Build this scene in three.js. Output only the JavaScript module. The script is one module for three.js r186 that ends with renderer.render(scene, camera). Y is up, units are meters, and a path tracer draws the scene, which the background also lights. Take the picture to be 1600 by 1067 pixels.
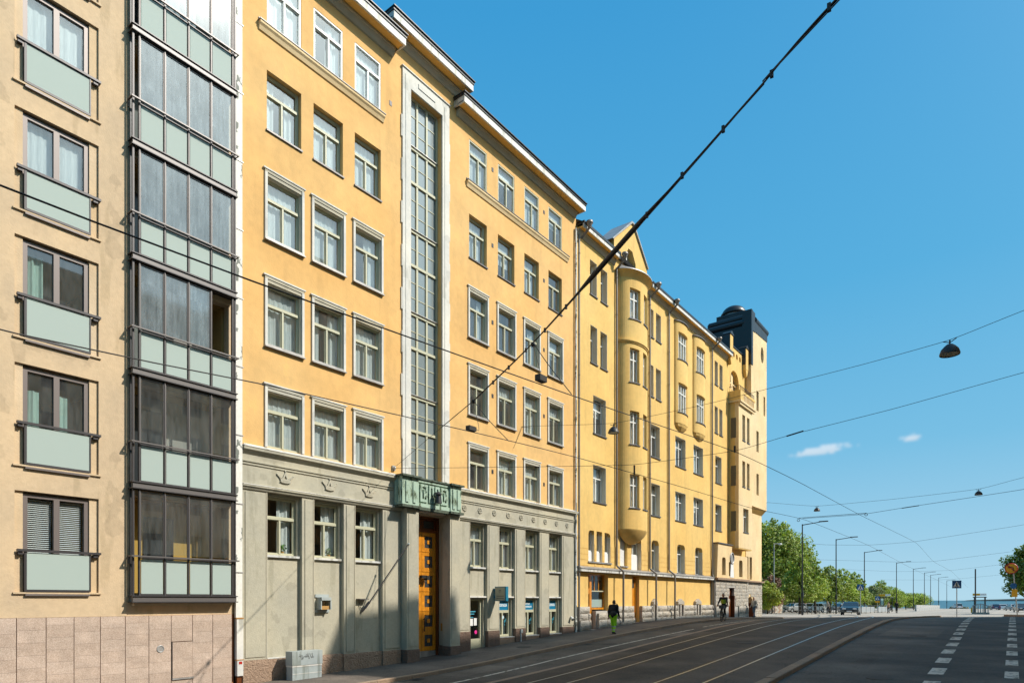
import * as THREE from 'three';
import { mergeGeometries } from 'three/addons/utils/BufferGeometryUtils.js';

// ---------------------------------------------------------------- camera, sky, sun, exposure
const scene = new THREE.Scene();
const EYE = 2.0, CAMZ = 18.0, YAW = 0.65532;            // metres, metres from the facades, radians between the view and the street
const camera = new THREE.PerspectiveCamera(2 * Math.atan(938 / 1020) * 180 / Math.PI, 1600 / 1876, 0.1, 40000);
camera.setViewOffset(1600, 1876, 0, 0, 1600, 1067);      // rising lens: verticals stay vertical
camera.position.set(0, EYE, CAMZ);
camera.lookAt(Math.cos(YAW) * 10, EYE, CAMZ - Math.sin(YAW) * 10);
const renderer = new THREE.WebGLRenderer({ antialias: true });
renderer.toneMapping = THREE.LinearToneMapping;
renderer.toneMappingExposure = 1.22;
renderer.shadowMap.enabled = true;
const SUN = new THREE.Vector3(0.55, 1.05, 1.0).normalize();
const sun = new THREE.DirectionalLight(new THREE.Color().setRGB(1, 0.935, 0.83), 4.5);
sun.position.copy(SUN).multiplyScalar(150).add(new THREE.Vector3(40, 0, 0));
sun.target.position.set(40, 0, 0);
sun.castShadow = true; sun.shadow.mapSize.set(4096, 4096);
Object.assign(sun.shadow.camera, { left: -110, right: 110, top: 110, bottom: -110, near: 1, far: 400 });
scene.add(sun, sun.target);

let seed = 20240611;
const rnd = () => { seed = (seed + 0x6D2B79F5) | 0; let t = Math.imul(seed ^ (seed >>> 15), 1 | seed); t = (t + Math.imul(t ^ (t >>> 7), 61 | t)) ^ t; return ((t ^ (t >>> 14)) >>> 0) / 4294967296; };
const rr = (a, b) => a + (b - a) * rnd();
const clamp = (x, a = 0, b = 1) => Math.min(b, Math.max(a, x)), mix = (a, b, t) => a + (b - a) * t, smooth = (a, b, x) => { const t = clamp((x - a) / (b - a)); return t * t * (3 - 2 * t); };
const hash = (x, y) => { let h = Math.imul(x | 0, 374761393) + Math.imul(y | 0, 668265263); h = Math.imul(h ^ (h >>> 13), 1274126177); return ((h ^ (h >>> 16)) >>> 0) / 4294967296; };
function noise(x, y, p = 1 << 20) {                       // value noise that tiles every p cells
  const xi = Math.floor(x), yi = Math.floor(y), w = (n) => ((n % p) + p) % p, fx = x - xi, fy = y - yi, u = fx * fx * (3 - 2 * fx), v = fy * fy * (3 - 2 * fy);
  return mix(mix(hash(w(xi), w(yi)), hash(w(xi + 1), w(yi)), u), mix(hash(w(xi), w(yi + 1)), hash(w(xi + 1), w(yi + 1)), u), v);
}
function fbm(x, y, p, o = 4) { let s = 0, a = 0.5, n = 0; for (let i = 0; i < o; i++) { s += a * noise(x + i * 17.3 * p, y + i * 5.7 * p, p); n += a; x *= 2; y *= 2; p *= 2; a *= 0.5; } return s / n; }

{ // clear sky: deep blue overhead, pale at the horizon, a little brighter round the sun; two small clouds
  const W = 2048, H = 1024, d = new Float32Array(W * H * 4);
  const stops = [[-90, [0.30, 0.52, 0.64]], [0, [0.37, 0.57, 0.68]], [4, [0.29, 0.515, 0.665]], [12, [0.15, 0.42, 0.63]], [24, [0.072, 0.34, 0.595]], [42, [0.036, 0.268, 0.545]], [90, [0.055, 0.215, 0.45]]];
  const cloud = [[25.4, 11.65, 2.05, 0.44, 3], [31.5, 11.95, 0.7, 0.24, 9]];                // degrees right of the view, degrees up, half sizes, seed
  for (let j = 0; j < H; j++) {
    const el = (j + 0.5) / H * 180 - 90; let k = 0; while (k < stops.length - 2 && el > stops[k + 1][0]) k++;
    const t = clamp((el - stops[k][0]) / (stops[k + 1][0] - stops[k][0])), y = Math.sin(el * Math.PI / 180), c = Math.cos(el * Math.PI / 180);
    for (let i = 0; i < W; i++) {
      const az = ((i + 0.5) / W - 0.5) * 2 * Math.PI, cs = Math.cos(az) * c * SUN.x + y * SUN.y + Math.sin(az) * c * SUN.z;
      const glow = Math.pow(Math.max(0, cs), 6) * 0.3 + Math.pow(Math.max(0, cs), 13) * 1.5 + Math.pow(Math.max(0, cs), 60) * 3 + Math.pow((cs + 1) / 2, 4) * 0.025, o = (j * W + i) * 4, deg = (az + YAW) * 180 / Math.PI;
      let rgb = [0, 1, 2].map((q) => mix(stops[k][1][q], stops[k + 1][1][q], t) + glow * [0.72, 0.78, 0.72][q]);
      for (const [ca, ce, ra, re, sd] of cloud) {
        const u = (deg - ca) / ra, v = (el - ce) / re - u * 0.35; if (Math.abs(u) > 1.6 || Math.abs(v) > 2.5) continue;
        const body = 1 - Math.hypot(u, v < 0 ? v * 1.5 : v * 0.9), n = fbm(deg * 2.6 + sd * 7, el * 5 + sd, 4096, 5);
        const a = smooth(0.02, 0.42, body + (n - 0.5) * 1.25) * 0.62;
        rgb = rgb.map((x, q) => mix(x, [0.66, 0.70, 0.74][q] * mix(0.93, 1.08, clamp(v + 0.5)), a));
      }
      d[o] = rgb[0]; d[o + 1] = rgb[1]; d[o + 2] = rgb[2]; d[o + 3] = 1;
    }
  }
  const sky = new THREE.DataTexture(d, W, H, THREE.RGBAFormat, THREE.FloatType);
  sky.mapping = THREE.EquirectangularReflectionMapping; sky.magFilter = sky.minFilter = THREE.LinearFilter; sky.needsUpdate = true;
  scene.background = sky; scene.environment = sky;
}

// ---------------------------------------------------------------- textures and materials
function tex(n, fn, srgb, metres = 1) {                   // fn(u, v) in 0..1 gives [r, g, b] or a grey
  const d = new Uint8Array(n * n * 4);
  for (let j = 0; j < n; j++) for (let i = 0; i < n; i++) {
    let c = fn(i / n, j / n); if (typeof c === 'number') c = [c, c, c]; const o = (j * n + i) * 4;
    for (let q = 0; q < 3; q++) d[o + q] = clamp(c[q]) * 255; d[o + 3] = c[3] === undefined ? 255 : clamp(c[3]) * 255;
  }
  const t = new THREE.DataTexture(d, n, n, THREE.RGBAFormat); t.wrapS = t.wrapT = THREE.RepeatWrapping; t.magFilter = THREE.LinearFilter; t.minFilter = THREE.LinearMipmapLinearFilter;
  if (srgb) t.colorSpace = THREE.SRGBColorSpace; t.repeat.set(1 / metres, 1 / metres); t.needsUpdate = true; return t;
}
const T = {
  plaster: tex(1024, (u, v) => { const a = fbm(u * 9, v * 9, 9, 5), b = fbm(u * 60, v * 60, 60, 3), s = fbm(u * 40, v * 5, 40, 3), w = fbm(u * 4 + 3, v * 4, 4, 3); const r = smooth(0.58, 0.78, fbm(u * 26 + 7, v * 3 + 1, 26, 4)) * 0.03, g = 0.955 + (a - 0.5) * 0.10 + (b - 0.5) * 0.06 + (s - 0.5) * 0.035 - r; return [g, g - (w - 0.5) * 0.045, g - (w - 0.5) * 0.13]; }, true, 9),
  plasterBump: tex(512, (u, v) => fbm(u * 70, v * 70, 70, 3) * 0.7 + fbm(u * 8, v * 8, 8, 3) * 0.3, false, 1.6),
  grime: tex(1024, (u, v) => { const a = fbm(u * 7, v * 7, 7, 5), b = fbm(u * 90, v * 90, 90, 2), s = fbm(u * 36, v * 4, 36, 4), st = smooth(0.56, 0.74, s) * 0.16; const g = 0.95 + (a - 0.5) * 0.2 + (b - 0.5) * 0.06 - st; return [g, g - (a - 0.5) * 0.03, g - (a - 0.5) * 0.08 - st * 0.15]; }, true, 5),
  weather: tex(1024, (u, v) => { const a = fbm(u * 7, v * 7, 7, 5), b = fbm(u * 90, v * 90, 90, 2), s = fbm(u * 30, v * 5, 30, 4), st = smooth(0.6, 0.8, s) * 0.07, p = smooth(0.66, 0.7, fbm(u * 11 + 5, v * 9, 11, 5)) * 0.06; const g = 0.955 + (a - 0.5) * 0.13 + (b - 0.5) * 0.06 - st - p; return [g, g - (a - 0.5) * 0.02, g - (a - 0.5) * 0.06 - st * 0.15]; }, true, 7),
  worn: tex(512, (u, v) => { const a = fbm(u * 20, v * 20, 20, 4), b = hash(u * 512, v * 512), k = smooth(0.56, 0.66, a + (b - 0.5) * 0.1); return [mix(0.96, 0.55, k), mix(0.95, 0.53, k), mix(0.93, 0.5, k)]; }, true, 2.6),
  granite: tex(512, (u, v) => { const a = hash(u * 512, v * 512), b = fbm(u * 110, v * 110, 110, 2), c = fbm(u * 6, v * 6, 6, 3); const g = 0.88 + (a - 0.5) * 0.16 + (b - 0.5) * 0.26 + (c - 0.5) * 0.14; return [g, g * (0.985 + (b - 0.5) * 0.06), g * (0.97 + (b - 0.5) * 0.1)]; }, true, 1.3),
  rough: tex(512, (u, v) => fbm(u * 26, v * 26, 26, 5), false, 1.1),
  asphalt: tex(1024, (u, v) => { const a = hash(u * 1024, v * 1024), b = fbm(u * 240, v * 240, 240, 2), c = fbm(u * 5, v * 5, 5, 5), e = fbm(u * 14 + 2, v * 3, 14, 4), cr = Math.abs(fbm(u * 6 + 9, v * 6, 6, 5) - 0.5) < 0.004 ? 0.22 : 0; const g = 0.8 + (a - 0.5) * 0.2 + (b - 0.5) * 0.24 + (c - 0.5) * 0.62 + (e - 0.5) * 0.22 - cr; return [g, g * 0.99, g * 0.975]; }, true, 9),
  asphaltBump: tex(512, (u, v) => hash(u * 512, v * 512) * 0.5 + fbm(u * 128, v * 128, 128, 2) * 0.5, false, 2.2),
  wood: tex(512, (u, v) => { const n = fbm(u * 46, v * 3, 46, 4), r = Math.sin((u * 34 + n * 3.2) * 6.283) * 0.5 + 0.5, k = fbm(u * 8, v * 8, 8, 3); const g = 0.9 + (n - 0.5) * 0.3 - r * 0.08 + (k - 0.5) * 0.14; return [g, g * (0.97 - r * 0.03), g * (0.9 - r * 0.05)]; }, true, 0.9),
  patina: tex(512, (u, v) => { const a = fbm(u * 9, v * 3, 9, 5), b = fbm(u * 60, v * 40, 60, 3), k = smooth(0.52, 0.72, a * 0.75 + b * 0.25); return [mix(0.93, 0.42, k) + (b - 0.5) * 0.16, mix(0.97, 0.45, k) + (b - 0.5) * 0.14, mix(0.95, 0.36, k) + (b - 0.5) * 0.14]; }, true, 1.1),
  peel: tex(512, (u, v) => { const a = fbm(u * 36, v * 13, 36, 5), b = fbm(u * 150, v * 90, 150, 2), k = smooth(0.6, 0.62, a * 0.8 + b * 0.2); return [mix(0.97, 0.5, k), mix(0.965, 0.52, k), mix(0.95, 0.5, k)].map((x) => x + (b - 0.5) * 0.08); }, true, 5.3),
  film: tex(512, (u, v) => { const s = fbm(u * 30, v * 3, 30, 4), a = fbm(u * 4, v * 4, 4, 4), g = fbm(u * 140, v * 30, 140, 2); return clamp(0.74 + (s - 0.5) * 0.22 + (a - 0.5) * 0.14 + (g - 0.5) * 0.12, 0.1, 1); }, false, 1.7),
  film2: tex(256, (u, v) => clamp(0.955 + (fbm(u * 40, v * 6, 40, 3) - 0.5) * 0.06 + (fbm(u * 5, v * 5, 5, 3) - 0.5) * 0.05, 0, 1), false, 2.3),
  cloth: tex(256, (u, v) => 0.93 + (fbm(u * 60, v * 4, 60, 3) - 0.5) * 0.16, true, 0.8),
  bark: tex(256, (u, v) => 0.75 + (fbm(u * 30, v * 6, 30, 4) - 0.5) * 0.7, true, 0.8),
  metal: tex(256, (u, v) => 0.92 + (fbm(u * 10, v * 3, 10, 4) - 0.5) * 0.34, true, 2),
  sea: tex(512, (u, v) => fbm(u * 12, v * 40, 12, 4), false, 160),
};
const lin = (r, g, b) => new THREE.Color().setRGB(r, g, b);
function mat(name, c, o = {}) { const m = new (o.transmission || o.clearcoat ? THREE.MeshPhysicalMaterial : THREE.MeshStandardMaterial)({ roughness: 0.9, metalness: 0, ...o, color: lin(...c) }); m.name = name; return m; }
const ST = { map: T.plaster, bumpMap: T.plasterBump, bumpScale: 0.006 };
const M = {
  beige: mat('beige stucco', [0.64, 0.475, 0.30], { map: T.weather, bumpMap: T.plasterBump, bumpScale: 0.004 }),
  beigePanel: mat('beige panel', [0.64, 0.485, 0.315], ST),
  ochre: mat('ochre stucco', [0.78, 0.465, 0.168], ST),
  yellow: mat('yellow stucco', [0.80, 0.52, 0.165], ST),
  cream: mat('cream yellow stucco', [0.80, 0.595, 0.325], ST),
  soffit: mat('soffit boards', [0.86, 0.50, 0.12], { roughness: 0.8 }),
  grey: mat('grey green stucco', [0.48, 0.44, 0.335], { map: T.weather, bumpMap: T.plasterBump, bumpScale: 0.006 }),
  greyTrim: mat('grey trim', [0.50, 0.455, 0.35], ST),
  whiteTrim: mat('white surround', [0.72, 0.69, 0.62], { map: T.weather, bumpMap: T.plasterBump, bumpScale: 0.003 }),
  flashing: mat('painted flashing', [0.74, 0.71, 0.655], { map: T.grime, roughness: 0.6 }),
  frameOlive: mat('olive cream paint', [0.47, 0.455, 0.32], { roughness: 0.55 }),
  frameWhite: mat('white paint', [0.76, 0.75, 0.70], { roughness: 0.5 }),
  frameBrown: mat('grey brown aluminium', [0.165, 0.135, 0.125], { roughness: 0.45, metalness: 0.2 }),
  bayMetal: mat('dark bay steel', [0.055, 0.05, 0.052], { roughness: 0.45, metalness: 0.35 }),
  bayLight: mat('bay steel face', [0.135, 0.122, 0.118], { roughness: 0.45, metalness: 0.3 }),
  glass: mat('window glass', [0.93, 0.96, 0.95], { transmission: 1, roughness: 0.015, ior: 1.6 }),
  glassDusty: mat('dusty glass', [0.55, 0.64, 0.68], { transmission: 1, transmissionMap: T.film, roughness: 0.06, ior: 1.8 }),
  glassFilm: mat('old glass', [0.86, 0.91, 0.91], { transmission: 1, transmissionMap: T.film2, roughness: 0.02, ior: 2.1 }),
  glassStair: mat('ribbed stair glass', [0.40, 0.48, 0.50], { transmission: 0.5, roughness: 0.2, ior: 1.9 }),
  reveal: mat('grey reveal plaster', [0.74, 0.65, 0.50], ST),
  frosted: mat('frosted panel', [0.455, 0.535, 0.49], { transmission: 0.2, roughness: 0.7, ior: 1.35 }),
  granitePink: mat('pink granite', [0.61, 0.475, 0.385], { map: T.granite, roughness: 0.7 }),
  granitePink2: mat('pink granite light', [0.64, 0.505, 0.415], { map: T.granite, roughness: 0.7 }),
  joint: mat('red mortar', [0.33, 0.135, 0.065]),
  graniteBrown: mat('brown granite', [0.225, 0.15, 0.112], { map: T.granite, bumpMap: T.rough, bumpScale: 0.025 }),
  graniteTan: mat('tan granite', [0.43, 0.30, 0.215], { map: T.granite, bumpMap: T.rough, bumpScale: 0.03 }),
  stone: mat('grey granite', [0.60, 0.56, 0.49], { map: T.granite, bumpMap: T.rough, bumpScale: 0.05 }),
  stone2: mat('grey granite darker', [0.52, 0.485, 0.43], { map: T.granite, bumpMap: T.rough, bumpScale: 0.05 }),
  stone3: mat('grey granite warm', [0.62, 0.56, 0.47], { map: T.granite, bumpMap: T.rough, bumpScale: 0.05 }),
  mortar: mat('mortar', [0.42, 0.39, 0.35]),
  kerb: mat('kerb granite', [0.42, 0.29, 0.195], { map: T.granite, bumpMap: T.rough, bumpScale: 0.01 }),
  kerb2: mat('kerb granite grey', [0.36, 0.265, 0.19], { map: T.granite, bumpMap: T.rough, bumpScale: 0.01 }),
  asphalt: mat('asphalt', [0.155, 0.128, 0.106], { map: T.asphalt, bumpMap: T.asphaltBump, bumpScale: 0.006, roughness: 0.85 }),
  tramAsphalt: mat('tram lane asphalt', [0.142, 0.102, 0.074], { map: T.asphalt, bumpMap: T.asphaltBump, bumpScale: 0.006, roughness: 0.85 }),
  sidewalk: mat('sidewalk asphalt', [0.185, 0.15, 0.124], { map: T.asphalt, bumpMap: T.asphaltBump, bumpScale: 0.005, roughness: 0.88 }),
  pale: mat('pale paving', [0.42, 0.355, 0.29], { map: T.grime }),
  soil: mat('ground', [0.10, 0.10, 0.05], { map: T.grime }),
  paint: mat('road paint', [0.68, 0.62, 0.54], { map: T.worn, roughness: 0.8 }),
  rail: mat('rail steel', [0.5, 0.49, 0.47], { metalness: 0.85, roughness: 0.32 }),
  zinc: mat('zinc sheet', [0.42, 0.40, 0.38], { metalness: 0.35, roughness: 0.45, map: T.metal }),
  darkRoof: mat('dark roof sheet', [0.045, 0.047, 0.05], { roughness: 0.4, metalness: 0.3, map: T.metal }),
  blackRoof: mat('black tower sheet', [0.014, 0.015, 0.016], { roughness: 0.38, metalness: 0 }),
  peel: mat('peeling white paint', [0.78, 0.76, 0.72], { map: T.peel, roughness: 0.7 }),
  pipe: mat('grey downpipe', [0.21, 0.185, 0.16], { roughness: 0.5, metalness: 0.2 }),
  patina: mat('green copper', [0.42, 0.50, 0.41], { map: T.patina, roughness: 0.75 }),
  patinaDark: mat('dark copper', [0.085, 0.10, 0.07], { map: T.patina, roughness: 0.7 }),
  door: mat('orange varnished door', [0.84, 0.35, 0.025], { map: T.wood, roughness: 0.35, clearcoat: 0.5, clearcoatRoughness: 0.2 }),
  doorDark: mat('brown varnished jamb', [0.20, 0.058, 0.014], { map: T.wood, roughness: 0.4 }),
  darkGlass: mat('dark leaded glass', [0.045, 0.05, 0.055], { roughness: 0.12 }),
  curtain: mat('white curtain', [0.56, 0.60, 0.60], { map: T.cloth }),
  curtainGreen: mat('pale green curtain', [0.36, 0.52, 0.46], { map: T.cloth }),
  blind: mat('blind', [0.52, 0.54, 0.54], { roughness: 0.8 }),
  room: mat('room', [0.22, 0.20, 0.17]),
  roomOchre: mat('ochre room', [0.40, 0.25, 0.08]),
  black: mat('black metal', [0.015, 0.015, 0.016], { roughness: 0.5 }),
  wire: mat('wire', [0.022, 0.018, 0.016], { roughness: 0.6 }),
  steel: mat('galvanised steel', [0.42, 0.42, 0.41], { metalness: 0.5, roughness: 0.45 }),
  cabinet: mat('grey cabinet', [0.40, 0.44, 0.43], { map: T.grime, roughness: 0.6 }),
  blue: mat('blue sign', [0.012, 0.17, 0.27], { roughness: 0.4 }),
  roadBlue: mat('road sign blue', [0.01, 0.10, 0.28], { roughness: 0.4 }),
  white: mat('white', [0.75, 0.75, 0.74], { roughness: 0.5 }),
  red: mat('red', [0.42, 0.02, 0.012], { roughness: 0.45 }),
  signYellow: mat('sign yellow', [0.70, 0.36, 0.01], { roughness: 0.45 }),
  bark: mat('bark', [0.10, 0.075, 0.05], { map: T.bark }),
  rubber: mat('rubber', [0.02, 0.02, 0.02]),
  chrome: mat('light alloy', [0.5, 0.5, 0.5], { metalness: 0.8, roughness: 0.3 }),
  carGlass: mat('car glass', [0.02, 0.028, 0.032], { roughness: 0.05, clearcoat: 1, clearcoatRoughness: 0.03 }),
  lampGlass: mat('lamp glass', [0.6, 0.55, 0.42], { roughness: 0.3 }),
  terracotta: mat('flower pot', [0.45, 0.25, 0.08]),
};

// ---------------------------------------------------------------- helpers
const used = new Map(), org = new WeakMap(), V = (x, y, z) => new THREE.Vector3(x, y, z), ZERO = V(0, 0, 0);
function numbered(n) { const k = used.get(n) || 0; used.set(n, k + 1); return k ? n + '_' + String(k).padStart(3, '0') : n; }
function tag(o, label, category, group, kind) { if (label) o.userData.label = label; if (category) o.userData.category = category; if (group) o.userData.group = group; if (kind) o.userData.kind = kind; return o; }
function thing(name, label, category, base = [0, 0, 0], group) { const o = new THREE.Group(); o.name = numbered(name); o.position.set(...base); org.set(o, V(...base)); scene.add(o); return tag(o, label, category, group); }
function local(name, label, category, group) { const o = new THREE.Group(); o.name = numbered(name); org.set(o, V(0, 0, 0)); scene.add(o); return tag(o, label, category, group); }   // parts given in the thing's own axes
function grp(name, parent) { const o = new THREE.Group(); o.name = name; const p = org.get(parent) || ZERO; o.position.copy(p).negate(); org.set(o, V(0, 0, 0)); parent.add(o); return o; }
function uvm(g) {                                          // uv in metres from the dominant axis of each face
  g = g.index ? g.toNonIndexed() : g; if (!g.attributes.normal) g.computeVertexNormals();
  const p = g.attributes.position, n = p.count, uv = new Float32Array(n * 2), a = V(), b = V(), c = V();
  for (let i = 0; i < n; i += 3) {
    a.fromBufferAttribute(p, i); b.fromBufferAttribute(p, i + 1).sub(a); c.fromBufferAttribute(p, i + 2).sub(a); b.cross(c);
    const ax = Math.abs(b.x), ay = Math.abs(b.y), az = Math.abs(b.z), m = ay > ax && ay > az ? 1 : ax > az ? 0 : 2;
    for (let k = 0; k < 3; k++) { const x = p.getX(i + k), y = p.getY(i + k), z = p.getZ(i + k); uv[(i + k) * 2] = m === 0 ? z : x; uv[(i + k) * 2 + 1] = m === 1 ? z : y; }
  }
  g.setAttribute('uv', new THREE.BufferAttribute(uv, 2));
  for (const k of Object.keys(g.attributes)) if (!['position', 'normal', 'uv', 'color'].includes(k)) g.deleteAttribute(k);
  return g;
}
const merge = (l) => { l = (Array.isArray(l) ? l : [l]).map((g) => uvm(g)); return l.length > 1 ? mergeGeometries(l) : l[0]; };
function part(name, geos, m, parent, kind) {
  const o = new THREE.Mesh(geos.isBufferGeometry && geos.userData.ready ? geos : merge(geos), m); o.name = parent ? name : numbered(name); o.castShadow = o.receiveShadow = true;
  if (parent) { o.position.copy(org.get(parent) || ZERO).negate(); parent.add(o); org.set(o, V(0, 0, 0)); } else { scene.add(o); org.set(o, V(0, 0, 0)); }
  if (kind) o.userData.kind = kind; return o;
}
const solo = (name, geos, m, label, category, group, kind) => tag(part(name, geos, m), label, category, group, kind);
const struct = (name, geos, m) => tag(part(name, geos, m), undefined, undefined, undefined, 'structure');
const box = (x0, x1, y0, y1, z0, z1) => new THREE.BoxGeometry(Math.abs(x1 - x0), Math.abs(y1 - y0), Math.abs(z1 - z0)).translate((x0 + x1) / 2, (y0 + y1) / 2, (z0 + z1) / 2);
const quad = (x0, x1, y0, y1, z) => new THREE.PlaneGeometry(x1 - x0, y1 - y0).translate((x0 + x1) / 2, (y0 + y1) / 2, z);
function cyl(a, b, r0, r1 = r0, seg = 10) { const d = V().subVectors(b, a), l = d.length(), g = new THREE.CylinderGeometry(r1, r0, l, seg); g.translate(0, l / 2, 0); g.applyQuaternion(new THREE.Quaternion().setFromUnitVectors(V(0, 1, 0), d.normalize())); return g.translate(a.x, a.y, a.z); }
const tube = (pts, r, seg, rad = 6, type = 'catmullrom', tension = 0.5) => new THREE.TubeGeometry(new THREE.CatmullRomCurve3(pts, false, type, tension), seg || pts.length * 6, r, rad, false);
function poly(pts, z0, z1, holes = [], bevel = 0) {         // outline in x, y extruded from z0 to z1
  const sh = new THREE.Shape(pts.map((p) => new THREE.Vector2(...p)));
  for (const h of holes) sh.holes.push(new THREE.Path(h.map((p) => new THREE.Vector2(...p))));
  return new THREE.ExtrudeGeometry(sh, { depth: z1 - z0 - 2 * bevel, bevelEnabled: bevel > 0, bevelSize: bevel, bevelThickness: bevel, bevelOffset: -bevel, bevelSegments: 2, curveSegments: 8 }).translate(0, 0, z0 + bevel);
}
function sweepX(pts, a, b) {                               // outline in z, y swept along the street from a to b
  const g = poly(pts, 0, b - a).applyMatrix4(new THREE.Matrix4().set(0, 0, 1, a, 0, 1, 0, 0, 1, 0, 0, 0, 0, 0, 0, 1)), p = g.attributes.position;
  for (let i = 0; i < p.count; i += 3) for (const q of ['X', 'Y', 'Z']) { const t = p['get' + q](i + 1); p['set' + q](i + 1, p['get' + q](i + 2)); p['set' + q](i + 2, t); }
  g.computeVertexNormals(); return g;
}
const rect = (x0, x1, y0, y1) => [[x0, y0], [x1, y0], [x1, y1], [x0, y1]];
function arched(x0, x1, y0, y1, r = 0.35, pointed = false) {  // opening with rounded or pointed head
  const p = [[x0, y0], [x1, y0]], c = (x0 + x1) / 2, w = (x1 - x0) / 2;
  if (pointed) { for (let i = 0; i <= 6; i++) { const t = i / 6; p.push([x1 - w * t * t * (1.0) - 0 * t, y1 - r + r * Math.sin(t * Math.PI / 2) * 1]); } for (let i = 5; i >= 0; i--) { const t = i / 6; p.push([x0 + w * t * t, y1 - r + r * Math.sin(t * Math.PI / 2)]); } return p; }
  const q = Math.min(r, w); for (let i = 0; i <= 5; i++) { const a = i / 5 * Math.PI / 2; p.push([x1 - q + q * Math.cos(a), y1 - q + q * Math.sin(a)]); } for (let i = 0; i <= 5; i++) { const a = Math.PI / 2 + i / 5 * Math.PI / 2; p.push([x0 + q + q * Math.cos(a), y1 - q + q * Math.sin(a)]); } return p;
}
const ready = (g) => { g.userData.ready = true; return g; };

// ---------------------------------------------------------------- ground heights (the street climbs to a crest, then falls to the sea)
const hL = [[-30, 3.0], [5, 2.68], [14, 2.52], [18, 2.36], [22, 2.12], [27, 1.84], [32, 1.6], [37, 1.40], [42, 1.32], [47, 1.36], [52, 1.46], [60, 1.58], [76, 1.62], [96, 1.8], [121, 2.0], [160, 2.2], [278, 2.95], [360, 7], [420, 12]];
const hR = [[-30, 2.7], [10, 2.28], [20, 2.0], [30, 1.68], [40, 1.38], [48, 1.22], [56, 1.2], [65, 1.28], [76, 1.45], [96, 1.75], [121, 2.0], [160, 2.2], [278, 2.95], [360, 7], [420, 12]];
function curve(K, s) {
  if (s <= K[0][0]) return K[0][1]; if (s >= K[K.length - 1][0]) return K[K.length - 1][1];
  let i = 0; while (s > K[i + 1][0]) i++;
  const sl = (j) => { if (j <= 0 || j >= K.length - 1) return 0; const a = (K[j][1] - K[j - 1][1]) / (K[j][0] - K[j - 1][0]), b = (K[j + 1][1] - K[j][1]) / (K[j + 1][0] - K[j][0]); return a * b <= 0 ? 0 : 2 * a * b / (a + b); };
  const h = K[i + 1][0] - K[i][0], t = (s - K[i][0]) / h, t2 = t * t, t3 = t2 * t;
  return (2 * t3 - 3 * t2 + 1) * K[i][1] + (t3 - 2 * t2 + t) * h * sl(i) + (-2 * t3 + 3 * t2) * K[i + 1][1] + (t3 - t2) * h * sl(i + 1);
}
const G = (s, z) => { const w = clamp((z - 2.3) / 15.7); return EYE - mix(curve(hL, s), curve(hR, s), w); };
function strip(za, zb, s0, s1, off, ds = 1, nz = 1, top = null) {  // a sheet that follows the ground between two lines
  const fa = typeof za === 'function' ? za : () => za, fb = typeof zb === 'function' ? zb : () => zb, n = Math.max(1, Math.round((s1 - s0) / ds)), pos = [], idx = [];
  for (let i = 0; i <= n; i++) { const s = mix(s0, s1, i / n); for (let j = 0; j <= nz; j++) { const z = mix(fa(s), fb(s), j / nz); pos.push(s, G(s, z) + off, z); } }
  for (let i = 0; i < n; i++) for (let j = 0; j < nz; j++) { const a = i * (nz + 1) + j, b = a + nz + 1; idx.push(a, a + 1, b, b, a + 1, b + 1); }
  const g = new THREE.BufferGeometry(); g.setAttribute('position', new THREE.Float32BufferAttribute(pos, 3)); g.setIndex(idx); const q = g.toNonIndexed(); g.computeVertexNormals(); const r = g.toNonIndexed(); return r;
}
function block(za, zb, s0, s1, y0, y1, n = 1, cham = 0) {    // a stone that follows the ground, y0..y1 above it
  const fa = typeof za === 'function' ? za : () => za, fb = typeof zb === 'function' ? zb : () => zb, P = (s, z, y) => [s, G(s, z) + y, z], out = [];
  const face = (a, b, c, d) => out.push(...a, ...b, ...c, ...a, ...c, ...d);
  for (let i = 0; i < n; i++) {
    const a = mix(s0, s1, i / n), b = mix(s0, s1, (i + 1) / n), A = [fa(a), fb(a)], B = [fa(b), fb(b)], c = cham;
    face(P(a, A[0] + c, y1), P(a, A[1] - c, y1), P(b, B[1] - c, y1), P(b, B[0] + c, y1));
    face(P(a, A[1] - c, y1), P(a, A[1], y1 - c), P(b, B[1], y1 - c), P(b, B[1] - c, y1));
    face(P(a, A[0], y1 - c), P(a, A[0] + c, y1), P(b, B[0] + c, y1), P(b, B[0], y1 - c));
    face(P(a, A[1], y1 - c), P(a, A[1], y0), P(b, B[1], y0), P(b, B[1], y1 - c));
    face(P(a, A[0], y0), P(a, A[0], y1 - c), P(b, B[0], y1 - c), P(b, B[0], y0));
  }
  const A = [fa(s0), fb(s0)], B = [fa(s1), fb(s1)];
  face(P(s0, A[0], y0), P(s0, A[1], y0), P(s0, A[1], y1 - cham), P(s0, A[0], y1 - cham)); face(P(s1, B[1], y0), P(s1, B[0], y0), P(s1, B[0], y1 - cham), P(s1, B[1], y1 - cham));
  const g = new THREE.BufferGeometry(); g.setAttribute('position', new THREE.Float32BufferAttribute(out, 3)); g.computeVertexNormals(); return g;
}

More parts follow.
